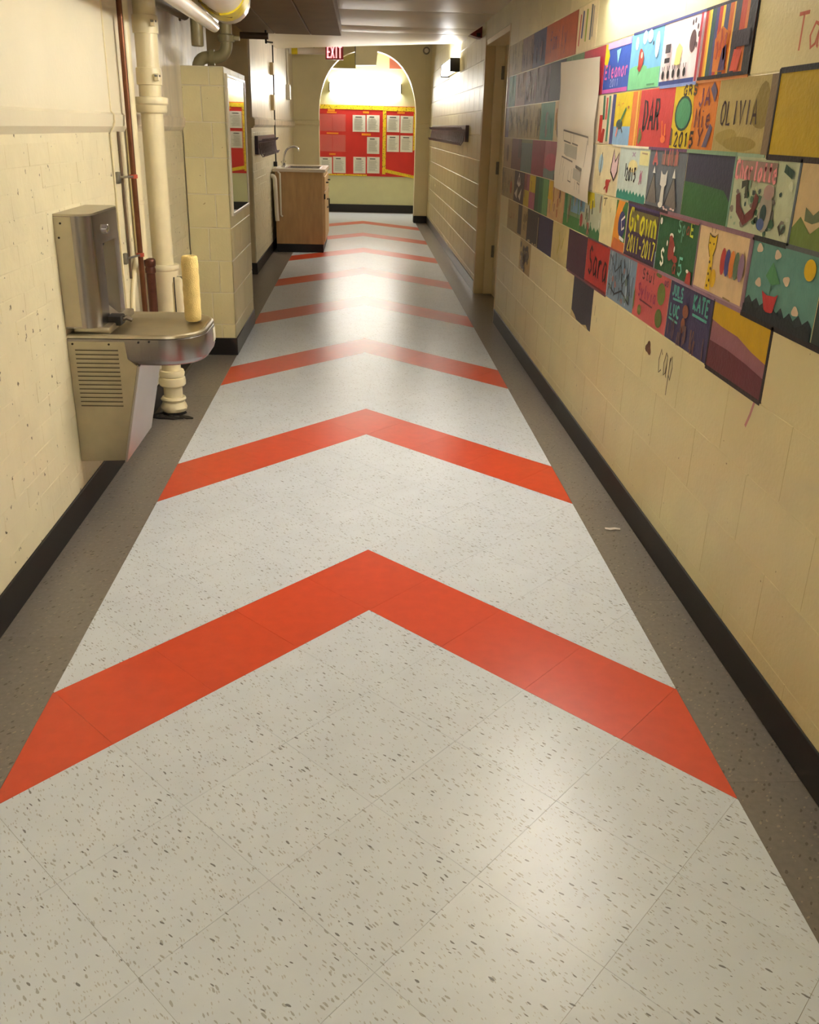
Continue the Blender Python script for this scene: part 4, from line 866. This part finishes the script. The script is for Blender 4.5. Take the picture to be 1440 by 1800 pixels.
for px, py, a, l, wd in ((PX-.02, PY-.10, -.1, .085, .022), (PX+.075, PY-.085, -.55, .045, .018), (PX-.085, PY-.05, 1.0, .05, .02)):
    c_, s_ = math.cos(a), math.sin(a); pts = []
    for i in range(12):
        t_ = 2*PI*i/12; u, v = l*math.cos(t_)*(1+.15*math.sin(3*t_)), wd*math.sin(t_)*(1+.25*math.sin(5*t_+1)); pts.append((px+u*c_-v*s_, py+u*s_+v*c_))
    mb.prism(pts, .0003, .007, DARK)
tag(obj('torn_floor_edge', mb, dp), 'black torn vinyl around the pipe foot')

tp = thing('riser_pipe', 'slim cream painted riser pipe between copper and drain pipes', 'pipe', (-1.095, 4.80, .84))
mb = MB(); mb.tube([(-1.095, 4.80, .838), (-1.095, 4.80, 1.1), (-1.095, 4.80, 2.365)], .029, CREAM_PIPE, 20); obj('pipe', mb, tp, 40)
mb = MB(); mb.lathe(-1.095, 4.80, [(.029, 1.10), (.0315, 1.102), (.0315, 1.116), (.029, 1.118)], CREAM_PIPE, 20); obj('sleeve_joint', mb, tp, 40)
mb = MB(); mb.lathe(-1.06, 4.80, [(.022, .30), (.022, .77), (.026, .772), (.026, .79), (.023, .80), (.028, .806), (.029, .828), (.026, .838), (.02, .842)], DARK_COPPER, 20); tag(obj('copper_fitting', mb, tp, 40), 'dark copper lower section')
cp = thing('copper_pipe', 'thin brown copper pipe held by two red clamps', 'pipe', (-1.058, 4.60, .3))
mb = MB(); mb.tube([(-1.058, 4.60, .3), (-1.058, 4.60, 1.2), (-1.058, 4.60, 2.365)], .0125, COPPER, 14); obj('pipe', mb, cp, 40)
for z in (1.238, .884):
    mb = MB(); mb.lathe(-1.058, 4.60, [(.0125, z-.009), (.018, z-.008), (.018, z+.008), (.0125, z+.009)], RUST_RED, 16)
    cl_ = obj('pipe_clamp', mb, cp, 40)
    mb = MB(); mb.tube([(-1.058, 4.585, z), (-1.085, 4.455, z+.002)], .005, GALV, 8); obj('clamp_rod', mb, cl_)
    mb = MB(); mb.box((XL+.001, 4.432, z-.025), (XL+.022, 4.468, z+.025), GALV, .006, 2); obj('wall_bracket', mb, cl_, 40)
sc = tag(obj('steel_conduit', MB().tube([(-1.098, 4.545, .78), (-1.098, 4.545, 1.1), (-1.098, 4.545, 1.43)], .006, BROWN_PIPE, 8), None, 40), 'thin brown conduit running beside the copper pipe below the ledge', 'conduit')
mbw = MB(); mbw.tube([(XL+.017, 4.40, 2.36), (XL+.017, 4.405, 1.515), (XL+.029, 4.41, 1.50), (XL+.029, 4.41, 1.47), (XL+.006, 4.41, 1.42), (XL+.005, 4.415, .9), (XL+.005, 4.42, .45)], .0045, CREAM_PIPE, 8)
tag(obj('painted_cable', mbw, None, 40), 'thin cream painted cable running down the wall over the ledge', 'cable')
mbw = MB(); mbw.tube([(XL+.012, 4.66, .86)] + bend((XL+.012, 4.64, .84), (XL+.012, 4.50, .70), (XL+.012, 4.50, .60)) + [(XL+.012, 4.50, .30)], .013, CREAM_PIPE, 10)
tag(obj('bent_supply_pipe', mbw, None, 40), 'cream painted supply pipe bending behind the fountain', 'pipe')

# overhead wrapped pipes
wp = thing('wrapped_pipe', 'big overhead pipe wrapped in white plastic with yellow tape', 'pipe', (-.70, 5.0, 2.12))
mb = MB(); pts = [(-.66, 3.2, 2.125), (-.665, 4.2, 2.12), (-.68, 4.9, 2.11), (-.70, 5.3, 2.095), (-.712, 5.6, 2.085), (-.718, 5.72, 2.08), (-.722, 5.77, 2.08)]
mb.tube(pts, [.115, .12, .112, .122, .118, .09, .03], WRAP, 24); obj('plastic_wrap', mb, wp, 60)
for y, r_ in ((5.36, .124),):
    mb = MB(); vs = []; mb.tube([(-.698, y-.16, 2.098), (-.702, y-.03, 2.093), (-.705, y+.06, 2.090)], [r_+.004, r_+.005, r_+.003], YTAPE, 24); obj('tape_band', mb, wp, 60)
mb = MB(); mb.tube([(-.79, 5.10, 2.02), (-.72, 5.18, 1.975), (-.66, 5.30, 1.975)], .006, mat('tape_lettering', (120, 96, 20), .5), 6); obj('tape_end', mb, wp)
w2 = thing('wrapped_branch_pipe', 'narrower white wrapped pipe running under the big wrapped one', 'pipe', (-.9, 5.0, 2.06))
mb = MB(); mb.tube([(-.898, 3.2, 2.06), (-.898, 4.4, 2.05), (-.893, 5.2, 2.04), (-.87, 5.75, 2.025), (-.86, 5.95, 2.02), (-.858, 5.99, 2.02)], [.055, .056, .055, .053, .045, .02], WRAP, 18); obj('plastic_wrap', mb, w2, 60)
mb = MB(); mb.tube([(-.79, 3.2, 1.97), (-.788, 4.4, 1.962), (-.782, 5.3, 1.95), (-.778, 5.5, 1.945), (-.777, 5.53, 1.945)], [.03, .031, .031, .027, .012], WRAP, 14); obj('plastic_wrap', mb, w2, 60)
vp = thing('vent_pipe', 'olive painted pipe elbow dropping onto the top of the block chase', 'pipe', (-.88, 6.62, 1.8))
mb = MB(); pts = [(-.865, 6.62, 2.24), (-.865, 6.62, 1.98)] + bend((-.865, 6.62, 1.95), (-.865, 6.62, 1.87), (-.94, 6.62, 1.865), 6) + bend((-.99, 6.62, 1.865), (-1.05, 6.62, 1.86), (-1.055, 6.62, 1.80), 5)
mb.tube(pts, .037, OLIVE_PIPE, 18); obj('elbow_pipe', mb, vp, 50)
mb = MB(); mb.lathe(-.865, 6.62, [(.037, 1.955), (.050, 1.957), (.052, 1.968), (.052, 1.992), (.046, 1.998), (.037, 2.0)], OLIVE_PIPE, 20); mb.box((-.83, 6.60, 1.965), (-.78, 6.64, 1.99), OLIVE_PIPE, .006, 2); obj('union_collar', mb, vp, 40)
mb = MB(); mb.tube([(-.945, 6.62, 1.865), (-.975, 6.62, 1.865)], .047, OLIVE_PIPE, 20); obj('union_collar', mb, vp, 40)
hb = tag(obj('pipe_stub', MB().lathe(-1.0, 6.32, [(.03, 1.905), (.037, 1.909), (.038, 1.93), (.038, 2.365)], OLIVE_PIPE, 20), None, 40), 'olive painted capped stub hanging above the block chase', 'pipe')
bp = thing('brown_conduit', 'brown pipe running along the top of the left wall', 'pipe', (-1.05, 5.6, 2.07))
mb = MB(); mb.tube([(-1.06, 5.03, 2.05), (-1.06, 5.6, 2.06), (-1.06, 6.26, 2.07)], .032, BROWN_PIPE, 14); obj('pipe', mb, bp, 40)
for y in (5.35, 6.1):
    mb = MB(); mb.box((-1.066, y-.012, 2.02), (-1.054, y+.012, 2.365), BROWN_PIPE, .002, 1); obj('hanger_strap', mb, bp)
hr = thing('hanger_rod', 'short brown pipe end with hanger bracket below the boxed duct', 'bracket', (-.83, 9.3, 2.2))
mb = MB(); mb.tube([(-1.08, 9.2, 2.20), (-.83, 9.2, 2.20)], .028, BROWN_PIPE, 12); obj('pipe', mb, hr, 40)
mb = MB(); mb.box((-.86, 9.185, 2.14), (-.845, 9.215, 2.25), DARK, .003, 1); mb.tube([(-.85, 9.2, 2.155), (-.79, 9.2, 2.15)], .006, GALV, 8); obj('bracket', mb, hr)

# glazed cabinet on the chase
gc = thing('wall_cabinet', 'narrow white framed glass panel on the side of the block chase', 'cabinet', (CX1, 6.88, 1.35))
gy0, gy1, gz0, gz1 = 6.43, 7.33, .93, 1.745
GLASSM = mat('dark_mirror_glass', (140, 136, 124), .02, metal=.85, var=.01, spec=.9)
FRM = PLASTIC_W
mb = MB(); mb.box((CX1-.003, gy0, gz0), (CX1+.006, gy1, gz1), GLASSM); obj('glass_pane', mb, gc)
for a, b in (((CX1-.002, gy0-.03, gz0-.02), (CX1+.012, gy0, gz1+.02)), ((CX1-.002, gy1, gz0-.02), (CX1+.012, gy1+.03, gz1+.02)), ((CX1-.002, gy0, gz1), (CX1+.012, gy1, gz1+.02)), ((CX1-.002, gy0, gz0-.02), (CX1+.012, gy1, gz0))):
    mb = MB(); mb.box(a, b, FRM, .003, 1); obj('frame_strip', mb, gc)

# ================================================================== COAT RAILS
def coat_rail(x, sgn, y0, y1, z0, z1, label, n):
    t = thing('coat_rail', label, 'coat rack', (x, (y0+y1)/2, (z0+z1)/2))
    mb = MB(); mb.box((min(x, x+sgn*.035), y0, z0), (max(x, x+sgn*.035), y1, z1), RAIL, .003, 1); obj('rail_board', mb, t)
    for i in range(n):
        y = y0 + (y1-y0)*(i+.5)/n; xb = x+sgn*.035; zm = (z0+z1)/2
        mb = MB(); mb.tube([(xb, y, zm+.03), (xb+sgn*.03, y, zm+.035), (xb+sgn*.045, y, zm+.06)], .006, HOOK, 6)
        mb.tube([(xb+sgn*.004, y, zm+.02), (xb+sgn*.018, y, zm-.08), (xb+sgn*.04, y, zm-.115), (xb+sgn*.055, y, zm-.085)], .008, HOOK, 6); mb.box((xb-.002 if sgn > 0 else xb-.004, y-.012, zm-.03), (xb+.004 if sgn > 0 else xb+.002, y+.012, zm+.045), HOOK)
        obj('hook', mb, t, 50)
coat_rail(XR, -1, 10.2, 15.1, 1.36, 1.52, 'long dark coat rail with hooks on the right wall', 32)
coat_rail(XL, 1, 10.32, 12.36, 1.185, 1.365, 'short dark coat rail with hooks above the sink on the left', 14)

# ================================================================== SINK CABINET
KX0, KX1, KY0, KY1, KZ = -1.055, -.463, 12.0, 13.35, .95
sk = thing('sink_cabinet', 'scuffed plywood sink cabinet with black toe kick', 'cabinet', (-.76, 12.7, 0))
mb = MB(); mb.box((KX0, KY0, .1), (KX1-.02, KY0+.02, KZ), PLY, .002, 1); obj('side_panel', mb, sk)
mb = MB(); mb.box((KX0, KY1-.02, .1), (KX1-.02, KY1, KZ), PLY, .002, 1); obj('side_panel', mb, sk)
mb = MB(); mb.box((KX0, KY0+.02, .1), (KX0+.015, KY1-.02, KZ), PLY); obj('back_panel', mb, sk)
mb = MB(); mb.box((KX0, KY0+.02, .1), (KX1-.02, KY1-.02, .115), PLY); obj('bottom_panel', mb, sk)
mb = MB(); mb.box((KX0, KY0, 0), (KX1-.01, KY1, .1), BLACK, .003, 1); obj('toe_kick', mb, sk)
mb = MB()
for a, b in (((KX1-.02, KY0, .1), (KX1, KY0+.05, KZ)), ((KX1-.02, KY1-.05, .1), (KX1, KY1, KZ)), ((KX1-.02, KY0+.05, KZ-.05), (KX1, KY1-.05, KZ)), ((KX1-.02, KY0+.05, .1), (KX1, KY1-.05, .14)), ((KX1-.02, 12.65, .14), (KX1, 12.70, KZ-.05))): mb.box(a, b, PLY_EDGE)
obj('face_frame', mb, sk)
for a, b in ((KY0+.03, 12.665), (12.685, KY1-.03)):
    mb = MB(); mb.box((KX1, a, .13), (KX1+.018, b, .72), PLY_EDGE, .004, 1); d1 = obj('door', mb, sk)
    mb = MB(); yh = b-.06 if a < 12.3 else a+.06; mb.tube([(KX1+.018, yh, .60), (KX1+.045, yh, .60), (KX1+.045, yh, .50), (KX1+.018, yh, .50)], .006, DARK, 8); obj('handle', mb, d1)
    mb = MB(); mb.box((KX1, a, .74), (KX1+.018, b, .90), PLY_EDGE, .004, 1); d2 = obj('drawer_front', mb, sk)
    mb = MB(); yc_ = (a+b)/2; mb.tube([(KX1+.018, yc_-.05, .82), (KX1+.045, yc_-.05, .82), (KX1+.045, yc_+.05, .82), (KX1+.018, yc_+.05, .82)], .006, DARK, 8); obj('handle', mb, d2)
    mb = MB(); mb.box((KX1+.004, a-.022 if a < 12.3 else b, .64), (KX1+.02, a if a < 12.3 else b+.022, .70), DARK, .002, 1); obj('hinge', mb, sk)
# worktop with sunken sink
ct = thing('worktop', 'pale laminate worktop with a steel sink let into it', 'worktop', (-.76, 12.7, KZ))
TX0, TX1, TY0_, TY1 = KX0-.02, KX1+.02, KY0-.02, KY1+.02; sx0, sx1, sy0, sy1 = -.92, -.53, 12.22, 12.86; TT = KZ+.035
mb = MB()
for a, b in (((TX0, TY0_, KZ), (TX1, sy0, TT)), ((TX0, sy1, KZ), (TX1, TY1, TT)), ((TX0, sy0, KZ), (sx0, sy1, TT)), ((sx1, sy0, KZ), (TX1, sy1, TT))): mb.box(a, b, LAMINATE)
obj('slab', mb, ct)
mb = MB(); o4 = lambda d, z: [(sx0-d, sy0-d, z), (sx1+d, sy0-d, z), (sx1+d, sy1+d, z), (sx0-d, sy1+d, z)]
lv = [(.018, TT+.0005), (.014, TT+.004), (0, TT+.004), (-.006, TT-.01), (-.02, TT-.14), (-.05, TT-.155)]; vs = []; fs = []
for d, z in lv: vs += o4(d, z)
for q in range(len(lv)-1):
    for k in range(4): fs.append((q*4+k, q*4+(k+1) % 4, (q+1)*4+(k+1) % 4, (q+1)*4+k))
fs.append(tuple((len(lv)-1)*4+k for k in range(4))); mb.add(vs, fs, STEEL); obj('sink_bowl', mb, ct)
fc = thing('faucet', 'chrome gooseneck faucet on the worktop', 'faucet', (-.985, 12.5, TT))
mb = MB(); mb.tube([(-.985, 12.5, TT+.02), (-.98, 12.5, TT+.10)] + bend((-.975, 12.5, TT+.13), (-.955, 12.5, TT+.235), (-.86, 12.5, TT+.245), 8) + bend((-.84, 12.5, TT+.245), (-.795, 12.5, TT+.24), (-.79, 12.5, TT+.19), 5), .0125, CHROME, 12); obj('gooseneck', mb, fc, 50)
mb = MB(); mb.box((-1.01, 12.40, TT+.001), (-.96, 12.60, TT+.022), CHROME, .008, 2); obj('base', mb, fc, 40)
for y in (12.42, 12.58):
    mb = MB(); mb.lathe(-.985, y, [(.014, TT+.02), (.016, TT+.05), (.026, TT+.055), (.026, TT+.07), (.015, TT+.075)], CHROME, 14); obj('tap_handle', mb, fc, 40)
wpipe = thing('waste_pipe', 'white plastic waste pipes beside the sink cabinet', 'pipe', (-1.08, 11.95, .3))
mb = MB(); mb.tube([(XL+.01, 11.93, .90)] + bend((XL+.03, 11.93, .90), (XL+.055, 11.93, .89), (XL+.055, 11.93, .84)) + [(XL+.07, 11.93, .38)], .026, PLASTIC_W, 12); obj('pipe', mb, wpipe, 50)
mb = MB(); mb.tube([(XL+.09, 11.95, .95), (XL+.115, 11.95, .93), (XL+.115, 11.95, .45), (XL+.135, 11.95, .43)], .011, PLASTIC_W, 10); obj('supply_tube', mb, wpipe, 50)
tpipe = thing('thin_black_pipe', 'thin dark vertical pipe on the far left wall beside the sink', 'pipe', (XL, 12.5, .95))
mb = MB(); mb.tube([(XL+.03, 12.43, .99), (XL+.03, 12.43, 1.8), (XL+.03, 12.43, 2.36)], .0085, DARK, 8); obj('pipe', mb, tpipe, 40)
mb = MB(); mb.box((XL+.003, 12.40, .99), (XL+.045, 12.46, 1.05), DARK, .004, 1); obj('foot_fitting', mb, tpipe)
for z, h in ((2.03, .13), (1.64, .17)):
    mb = MB(); mb.box((XL+.006, 12.20, z), (XL+.05, 12.36, z+h), mat('tan_box', (186, 164, 120), .5), .006, 2)
    tag(obj('junction_box', mb, None), 'small tan junction box on the far left wall, %s' % ('upper one' if z > 2 else 'lower one'), 'box', 'junction boxes on the far left wall')
cb = thing('surface_conduit', 'cream surface conduit with switch box near the far left corner', 'conduit', (XL, 14.8, 1.8))
mb = MB(); mb.tube([(XL+.02, 14.9, 2.75), (XL+.02, 14.9, 2.0)], .016, PLASTIC_W, 8); obj('pipe', mb, cb)
mb = MB(); mb.box((XL+.006, 14.78, 1.82), (XL+.06, 15.0, 2.02), PLASTIC_W, .006, 2); obj('switch_box', mb, cb)

# ================================================================== NEAR THE ARCH
ex = thing('exit_sign', 'red lit EXIT sign hanging from the ceiling before the arch', 'sign', (-.4, 15.0, 2.47))
EXO, EY = (-.53, -.27), 14.98
mb = MB(); mb.box((EXO[0], EY, 2.375), (EXO[1], EY+.05, 2.575), SIGN_RED, .004, 1); obj('sign_box', mb, ex)
mb = MB(); em = emis('exit_letters', (1.0, .22, .26), .55)
def flat_text(mb, txt, x0, x1, z0, z1, y, wd, m):
    cw = (x1-x0)/len(txt)
    for i, ch in enumerate(txt):
        for st in GL[ch]:
            q = [Vector((x0+cw*(i+.14+.72*a), z0+(z1-z0)*b)) for a, b in st]
            for p0, p1 in zip(q, q[1:]):
                d = (p1-p0).normalized(); nrm = Vector((-d.y, d.x))*wd/2; e = d*wd*.4
                c4 = [p0-e+nrm, p0-e-nrm, p1+e-nrm, p1+e+nrm]
                mb.prism([(c.x, c.y) for c in c4], y-.003, y, m, 'y')
flat_text(mb, 'EXIT', EXO[0]+.02, EXO[1]-.02, 2.405, 2.545, EY+.001, .022, em); obj('lettering', mb, ex)
mb = MB(); mb.tube([(-.4, EY+.025, 2.572), (-.4, EY+.025, 2.775)], .01, GALV, 8); obj('hanger', mb, ex)
wf = thing('insulated_pipe', 'white insulated pipe with a yellow band beside the exit sign', 'pipe', (-.8, 15.4, 2.5))
mb = MB(); mb.tube([(-1.09, 15.4, 2.50), (-.8, 15.4, 2.505), (-.52, 15.4, 2.51)], .045, WRAP, 16); obj('insulation', mb, wf, 50)
mb = MB(); mb.tube([(-1.05, 15.4, 2.501), (-.96, 15.4, 2.502)], .047, YTAPE, 16); obj('yellow_band', mb, wf, 50)
mb = MB(); mb.box((-.72, 15.39, 2.54), (-.71, 15.41, 2.775), GALV); obj('hanger_strap', mb, wf)
bx = thing('hanging_box', 'tan boxed casing hanging in front of the top of the arch', 'box', (.085, 15.3, 2.5))
mb = MB(); mb.prism([(-.085, 2.325), (.215, 2.335), (.262, 2.775), (-.09, 2.775)], 15.2, 15.45, ARCH_PAINT, 'y'); obj('casing', mb, bx)
mb = MB(); mb.tube([(-.095, 15.19, 2.33), (-.10, 15.19, 2.775)], .008, GALV, 8); obj('edge_rod', mb, bx)
mb = MB(); mb.box((-.9, 16.8, 2.36), (-.10, 17.2, 2.9), mat('olive_soffit', (176, 166, 110), .5)); struct('trim_3', mb, 'olive boxed soffit seen through the arch')
tag(obj('red_sign', MB().box((.49, Y_END-.05, 2.44), (.80, Y_END-.001, 2.63), mat('pale_red_sign', (206, 120, 96), .5), .004, 1), None), 'pale red sign high on the wall behind the arch', 'sign')
rg = thing('round_bell', 'small round grey bell in the far right corner under the ceiling', 'bell', (1.03, Y_ARCH, 2.6))
mb = MB(); mb.tube([(1.02, Y_ARCH-.001, 2.615), (1.02, Y_ARCH-.03, 2.615), (1.02, Y_ARCH-.045, 2.615)], [.055, .055, .04], GALV, 20); obj('gong', mb, rg, 40)
mb = MB(); mb.tube([(1.02, Y_ARCH-.046, 2.615), (1.02, Y_ARCH-.05, 2.615)], .034, PLASTIC_W, 16); obj('centre_cap', mb, rg, 40)
al = thing('fire_alarm', 'dark red wedge-shaped alarm box at the top of the right wall', 'alarm', (XR, 9.75, 2.31))
mb = MB(); mb.prism([(XR, 2.262), (XR-.028, 2.262), (XR-.115, 2.285), (XR, 2.358)], 9.45, 9.62, ALARM_RED, 'y'); obj('housing', mb, al)
mb = MB(); mb.box((XR-.05, 9.445, 2.27), (XR-.015, 9.451, 2.30), DARK); obj('grille', mb, al)

# ================================================================== BULLETIN BOARD
YB = Y_END
bb = thing('bulletin_board', 'large red papered bulletin board with yellow speckled border', 'board', (.0, YB, 1.23))
mb = MB(); mb.box((-1.0, YB-.02, .64), (.985, YB-.001, 1.835), BOARD_RED); obj('backing', mb, bb)
for a, b in (((-1.0, 1.765), (.40, 1.835)), ((.40, 1.755), (.985, 1.825)), ((.385, .68), (.445, 1.765)), ((-1.0, .642), (.10, .668)), ((.945, 1.1), (.985, 1.765))):
    mb = MB(); mb.box((a[0], YB-.024, a[1]), (b[0], YB-.0195, b[1]), BORDER_Y); obj('border_strip', mb, bb)
mb = MB(); mb.prism([(.39, .72), (.43, .775), (.98, .665), (.97, .62)], YB-.028, YB-.0235, BORDER_Y, 'y'); tag(obj('border_strip', mb, bb), 'loose yellow border strip sagging at the lower right')
for x0, z1, x1, z0 in ((-.608,1.762,-.481,1.725),(-.623,1.718,-.449,1.694),(.024,1.74,.133,1.705),(.645,1.745,.781,1.716),(-.631,1.372,-.419,1.348),(.004,1.37,.168,1.334),(-.589,1.021,-.472,.991)):
    mb = MB(); mb.box((x0, YB-.023, z0), (x1, YB-.0195, z1), ORANGE_LBL); obj('heading_card', mb, bb)
TXT = mat('grey_print', (150, 150, 146), .7); TXTD = mat('dark_print', (70, 66, 70), .7)
sheets = [((-.161,1.674,.071,1.395),'left sheet of the upper middle pair'),((.092,1.68,.325,1.398),'right sheet of the upper middle pair'),((.458,1.684,.688,1.405),'upper left sheet of the four right of the yellow divider'),((.705,1.681,.935,1.396),'upper right sheet of the four right of the yellow divider'),((.101,1.312,.327,1.028),'single sheet in the middle of the board'),((.463,1.351,.687,1.07),'lower left sheet of the four right of the yellow divider'),((.708,1.351,.935,1.071),'lower right sheet of the four right of the yellow divider'),((-.758,.954,-.54,.672),'bottom row sheet nearest the faucet'),((-.518,.964,-.289,.684),'second sheet in the bottom row'),((-.148,.969,.078,.686),'third sheet in the bottom row'),((.103,.974,.334,.692),'fourth sheet in the bottom row')]
for q, ((x0, z1, x1, z0), lab) in enumerate(sheets):
    t = thing('notice_sheet', 'white printed notice, ' + lab, 'notice', ((x0+x1)/2, YB-.02, z0), 'notices on the bulletin board')
    mb = MB(); mb.box((x0, YB-.0235, z0), (x1, YB-.0205, z1), PAPER); obj('sheet', mb, t)
    r = random.Random(q); mb = MB(); mb.box((x0+.05, YB-.0242, z1-.042), (x0+.05+.10*r.uniform(.8, 1.2), YB-.0234, z1-.026), TXTD)
    for i in range(13):
        z = z1-.065-.0145*i
        if z < z0+.02: break
        mb.box((x0+.03, YB-.0242, z-.003), (x1-.03-r.uniform(0, .05), YB-.0234, z+.002), TXT)
    obj('print', mb, t)
CLEAR = bpy.data.materials.new('clear_sleeve'); CLEAR.use_nodes = True
b_ = CLEAR.node_tree.nodes['Principled BSDF']; b_.inputs['Base Color'].default_value = (.9, .8, .78, 1); b_.inputs['Roughness'].default_value = .15; b_.inputs['Alpha'].default_value = .07
for i, (x0, z0) in enumerate(((-.765, 1.395), (-.525, 1.395), (-.765, 1.05), (-.525, 1.05))):
    mb = MB(); nx = 6; vs = [(x0+.235*a/nx, YB-.024-.006*abs(math.sin(a*1.3+i)), z0+.285*c) for a in range(nx+1) for c in (0, 1)]
    vs += [(x, y+.0008, z) for x, y, z in vs]; k = 2*(nx+1)
    fs = [(2*a, 2*a+2, 2*a+3, 2*a+1) for a in range(nx)] + [(k+2*a, k+2*a+1, k+2*a+3, k+2*a+2) for a in range(nx)]
    mb.add(vs, fs, CLEAR)
    tag(obj('plastic_sleeve', mb, None, 60), 'empty clear plastic sleeve on the board, ' + ('upper left', 'upper right', 'lower left', 'lower right')[i] + ' of four', 'sleeve', 'plastic sleeves on the bulletin board')

# ================================================================== FLOOR DEBRIS
mb = MB(); pts = [(-.03, -.006), (-.012, -.014), (.01, -.008), (.03, -.012), (.034, .002), (.012, .010), (-.01, .006), (-.028, .010)]
mb.prism([(1.018+x, 3.351+y) for x, y in pts], .0005, .006, mat('pale_scrap', (206, 196, 184), .6))
tag(obj('paper_scrap', mb, None), 'small pale paper scrap on the grey border by the right wall', 'scrap')

# large sheet taped on the right wall
ps = thing('taped_sheet', 'large white sheet with faint drawing taped over the painted blocks', 'poster', (XR, 5.05, 1.18))
def sheet_pt(u, v):      # u left to right as seen, v upwards; gentle waves
    y = (5.52+(4.62-5.52)*u)*v + (5.45+(4.60-5.45)*u)*(1-v); z = (1.828+(1.80-1.828)*u)*v + (1.19+(1.165-1.19)*u)*(1-v)
    return (XR-.017-.004*math.sin(u*9)*math.sin(v*5+1)-.003*math.sin(v*14), y, z)
mb = MB(); NU, NV = 16, 18; vs = [sheet_pt(i/NU, j/NV) for i in range(NU+1) for j in range(NV+1)]
fs = [(i*(NV+1)+j, (i+1)*(NV+1)+j, (i+1)*(NV+1)+j+1, i*(NV+1)+j+1) for i in range(NU) for j in range(NV)]
k = len(vs); vs += [(x+.0012, y, z) for x, y, z in vs]; fs += [tuple(q+k for q in reversed(f)) for f in fs]
mb.add(vs, fs, mat('drawing_paper', (226, 218, 204), .55, var=.03, vscale=5)); obj('paper', mb, ps, 60)
mb = MB(); GP = mat('pencil_grey', (134, 130, 124), .7); GL2 = mat('pencil_wash', (186, 186, 178), .7)
def pline(u0, v0, u1, v1, wd, m):
    n = 8; vs = []
    for i in range(n+1):
        u, v = u0+(u1-u0)*i/n, v0+(v1-v0)*i/n; x, y, z = sheet_pt(u, v); d = Vector((-(u1-u0)*.85, (v1-v0)*.64)); d.normalize()
        nx, nz = -d.y*wd/2, d.x*wd/2
        vs += [(x-.0012, y+nx, z+nz), (x-.0012, y-nx, z-nz)]
    mb.add(vs, [(2*i, 2*i+1, 2*i+3, 2*i+2) for i in range(n)], m)
pline(.2, .475, .88, .455, .008, GP); pline(.2, .475, .2, .40, .004, GP); pline(.88, .455, .88, .40, .008, GP); pline(.86, .43, .83, .24, .005, GP)
pline(.22, .395, .42, .385, .007, GP); pline(.46, .388, .62, .38, .007, GP); pline(.25, .33, .6, .32, .06, GL2); pline(.2, .27, .5, .25, .008, GP); pline(.6, .225, .8, .215, .014, GP); pline(.55, .17, .78, .16, .05, GL2)
for u, a, b in ((.2, .12, .27), (.26, .14, .26), (.3, .08, .2), (.42, .1, .18), (.5, .1, .2), (.62, .05, .12), (.7, .06, .12), (.78, .04, .2), (.42, .40, .47), (.5, .40, .47)): pline(u, a, u+.01, b, .004, GP)
pline(.42, .1, .5, .095, .006, GP); pline(.7, .115, .78, .105, .006, GP)
obj('drawing', mb, ps)
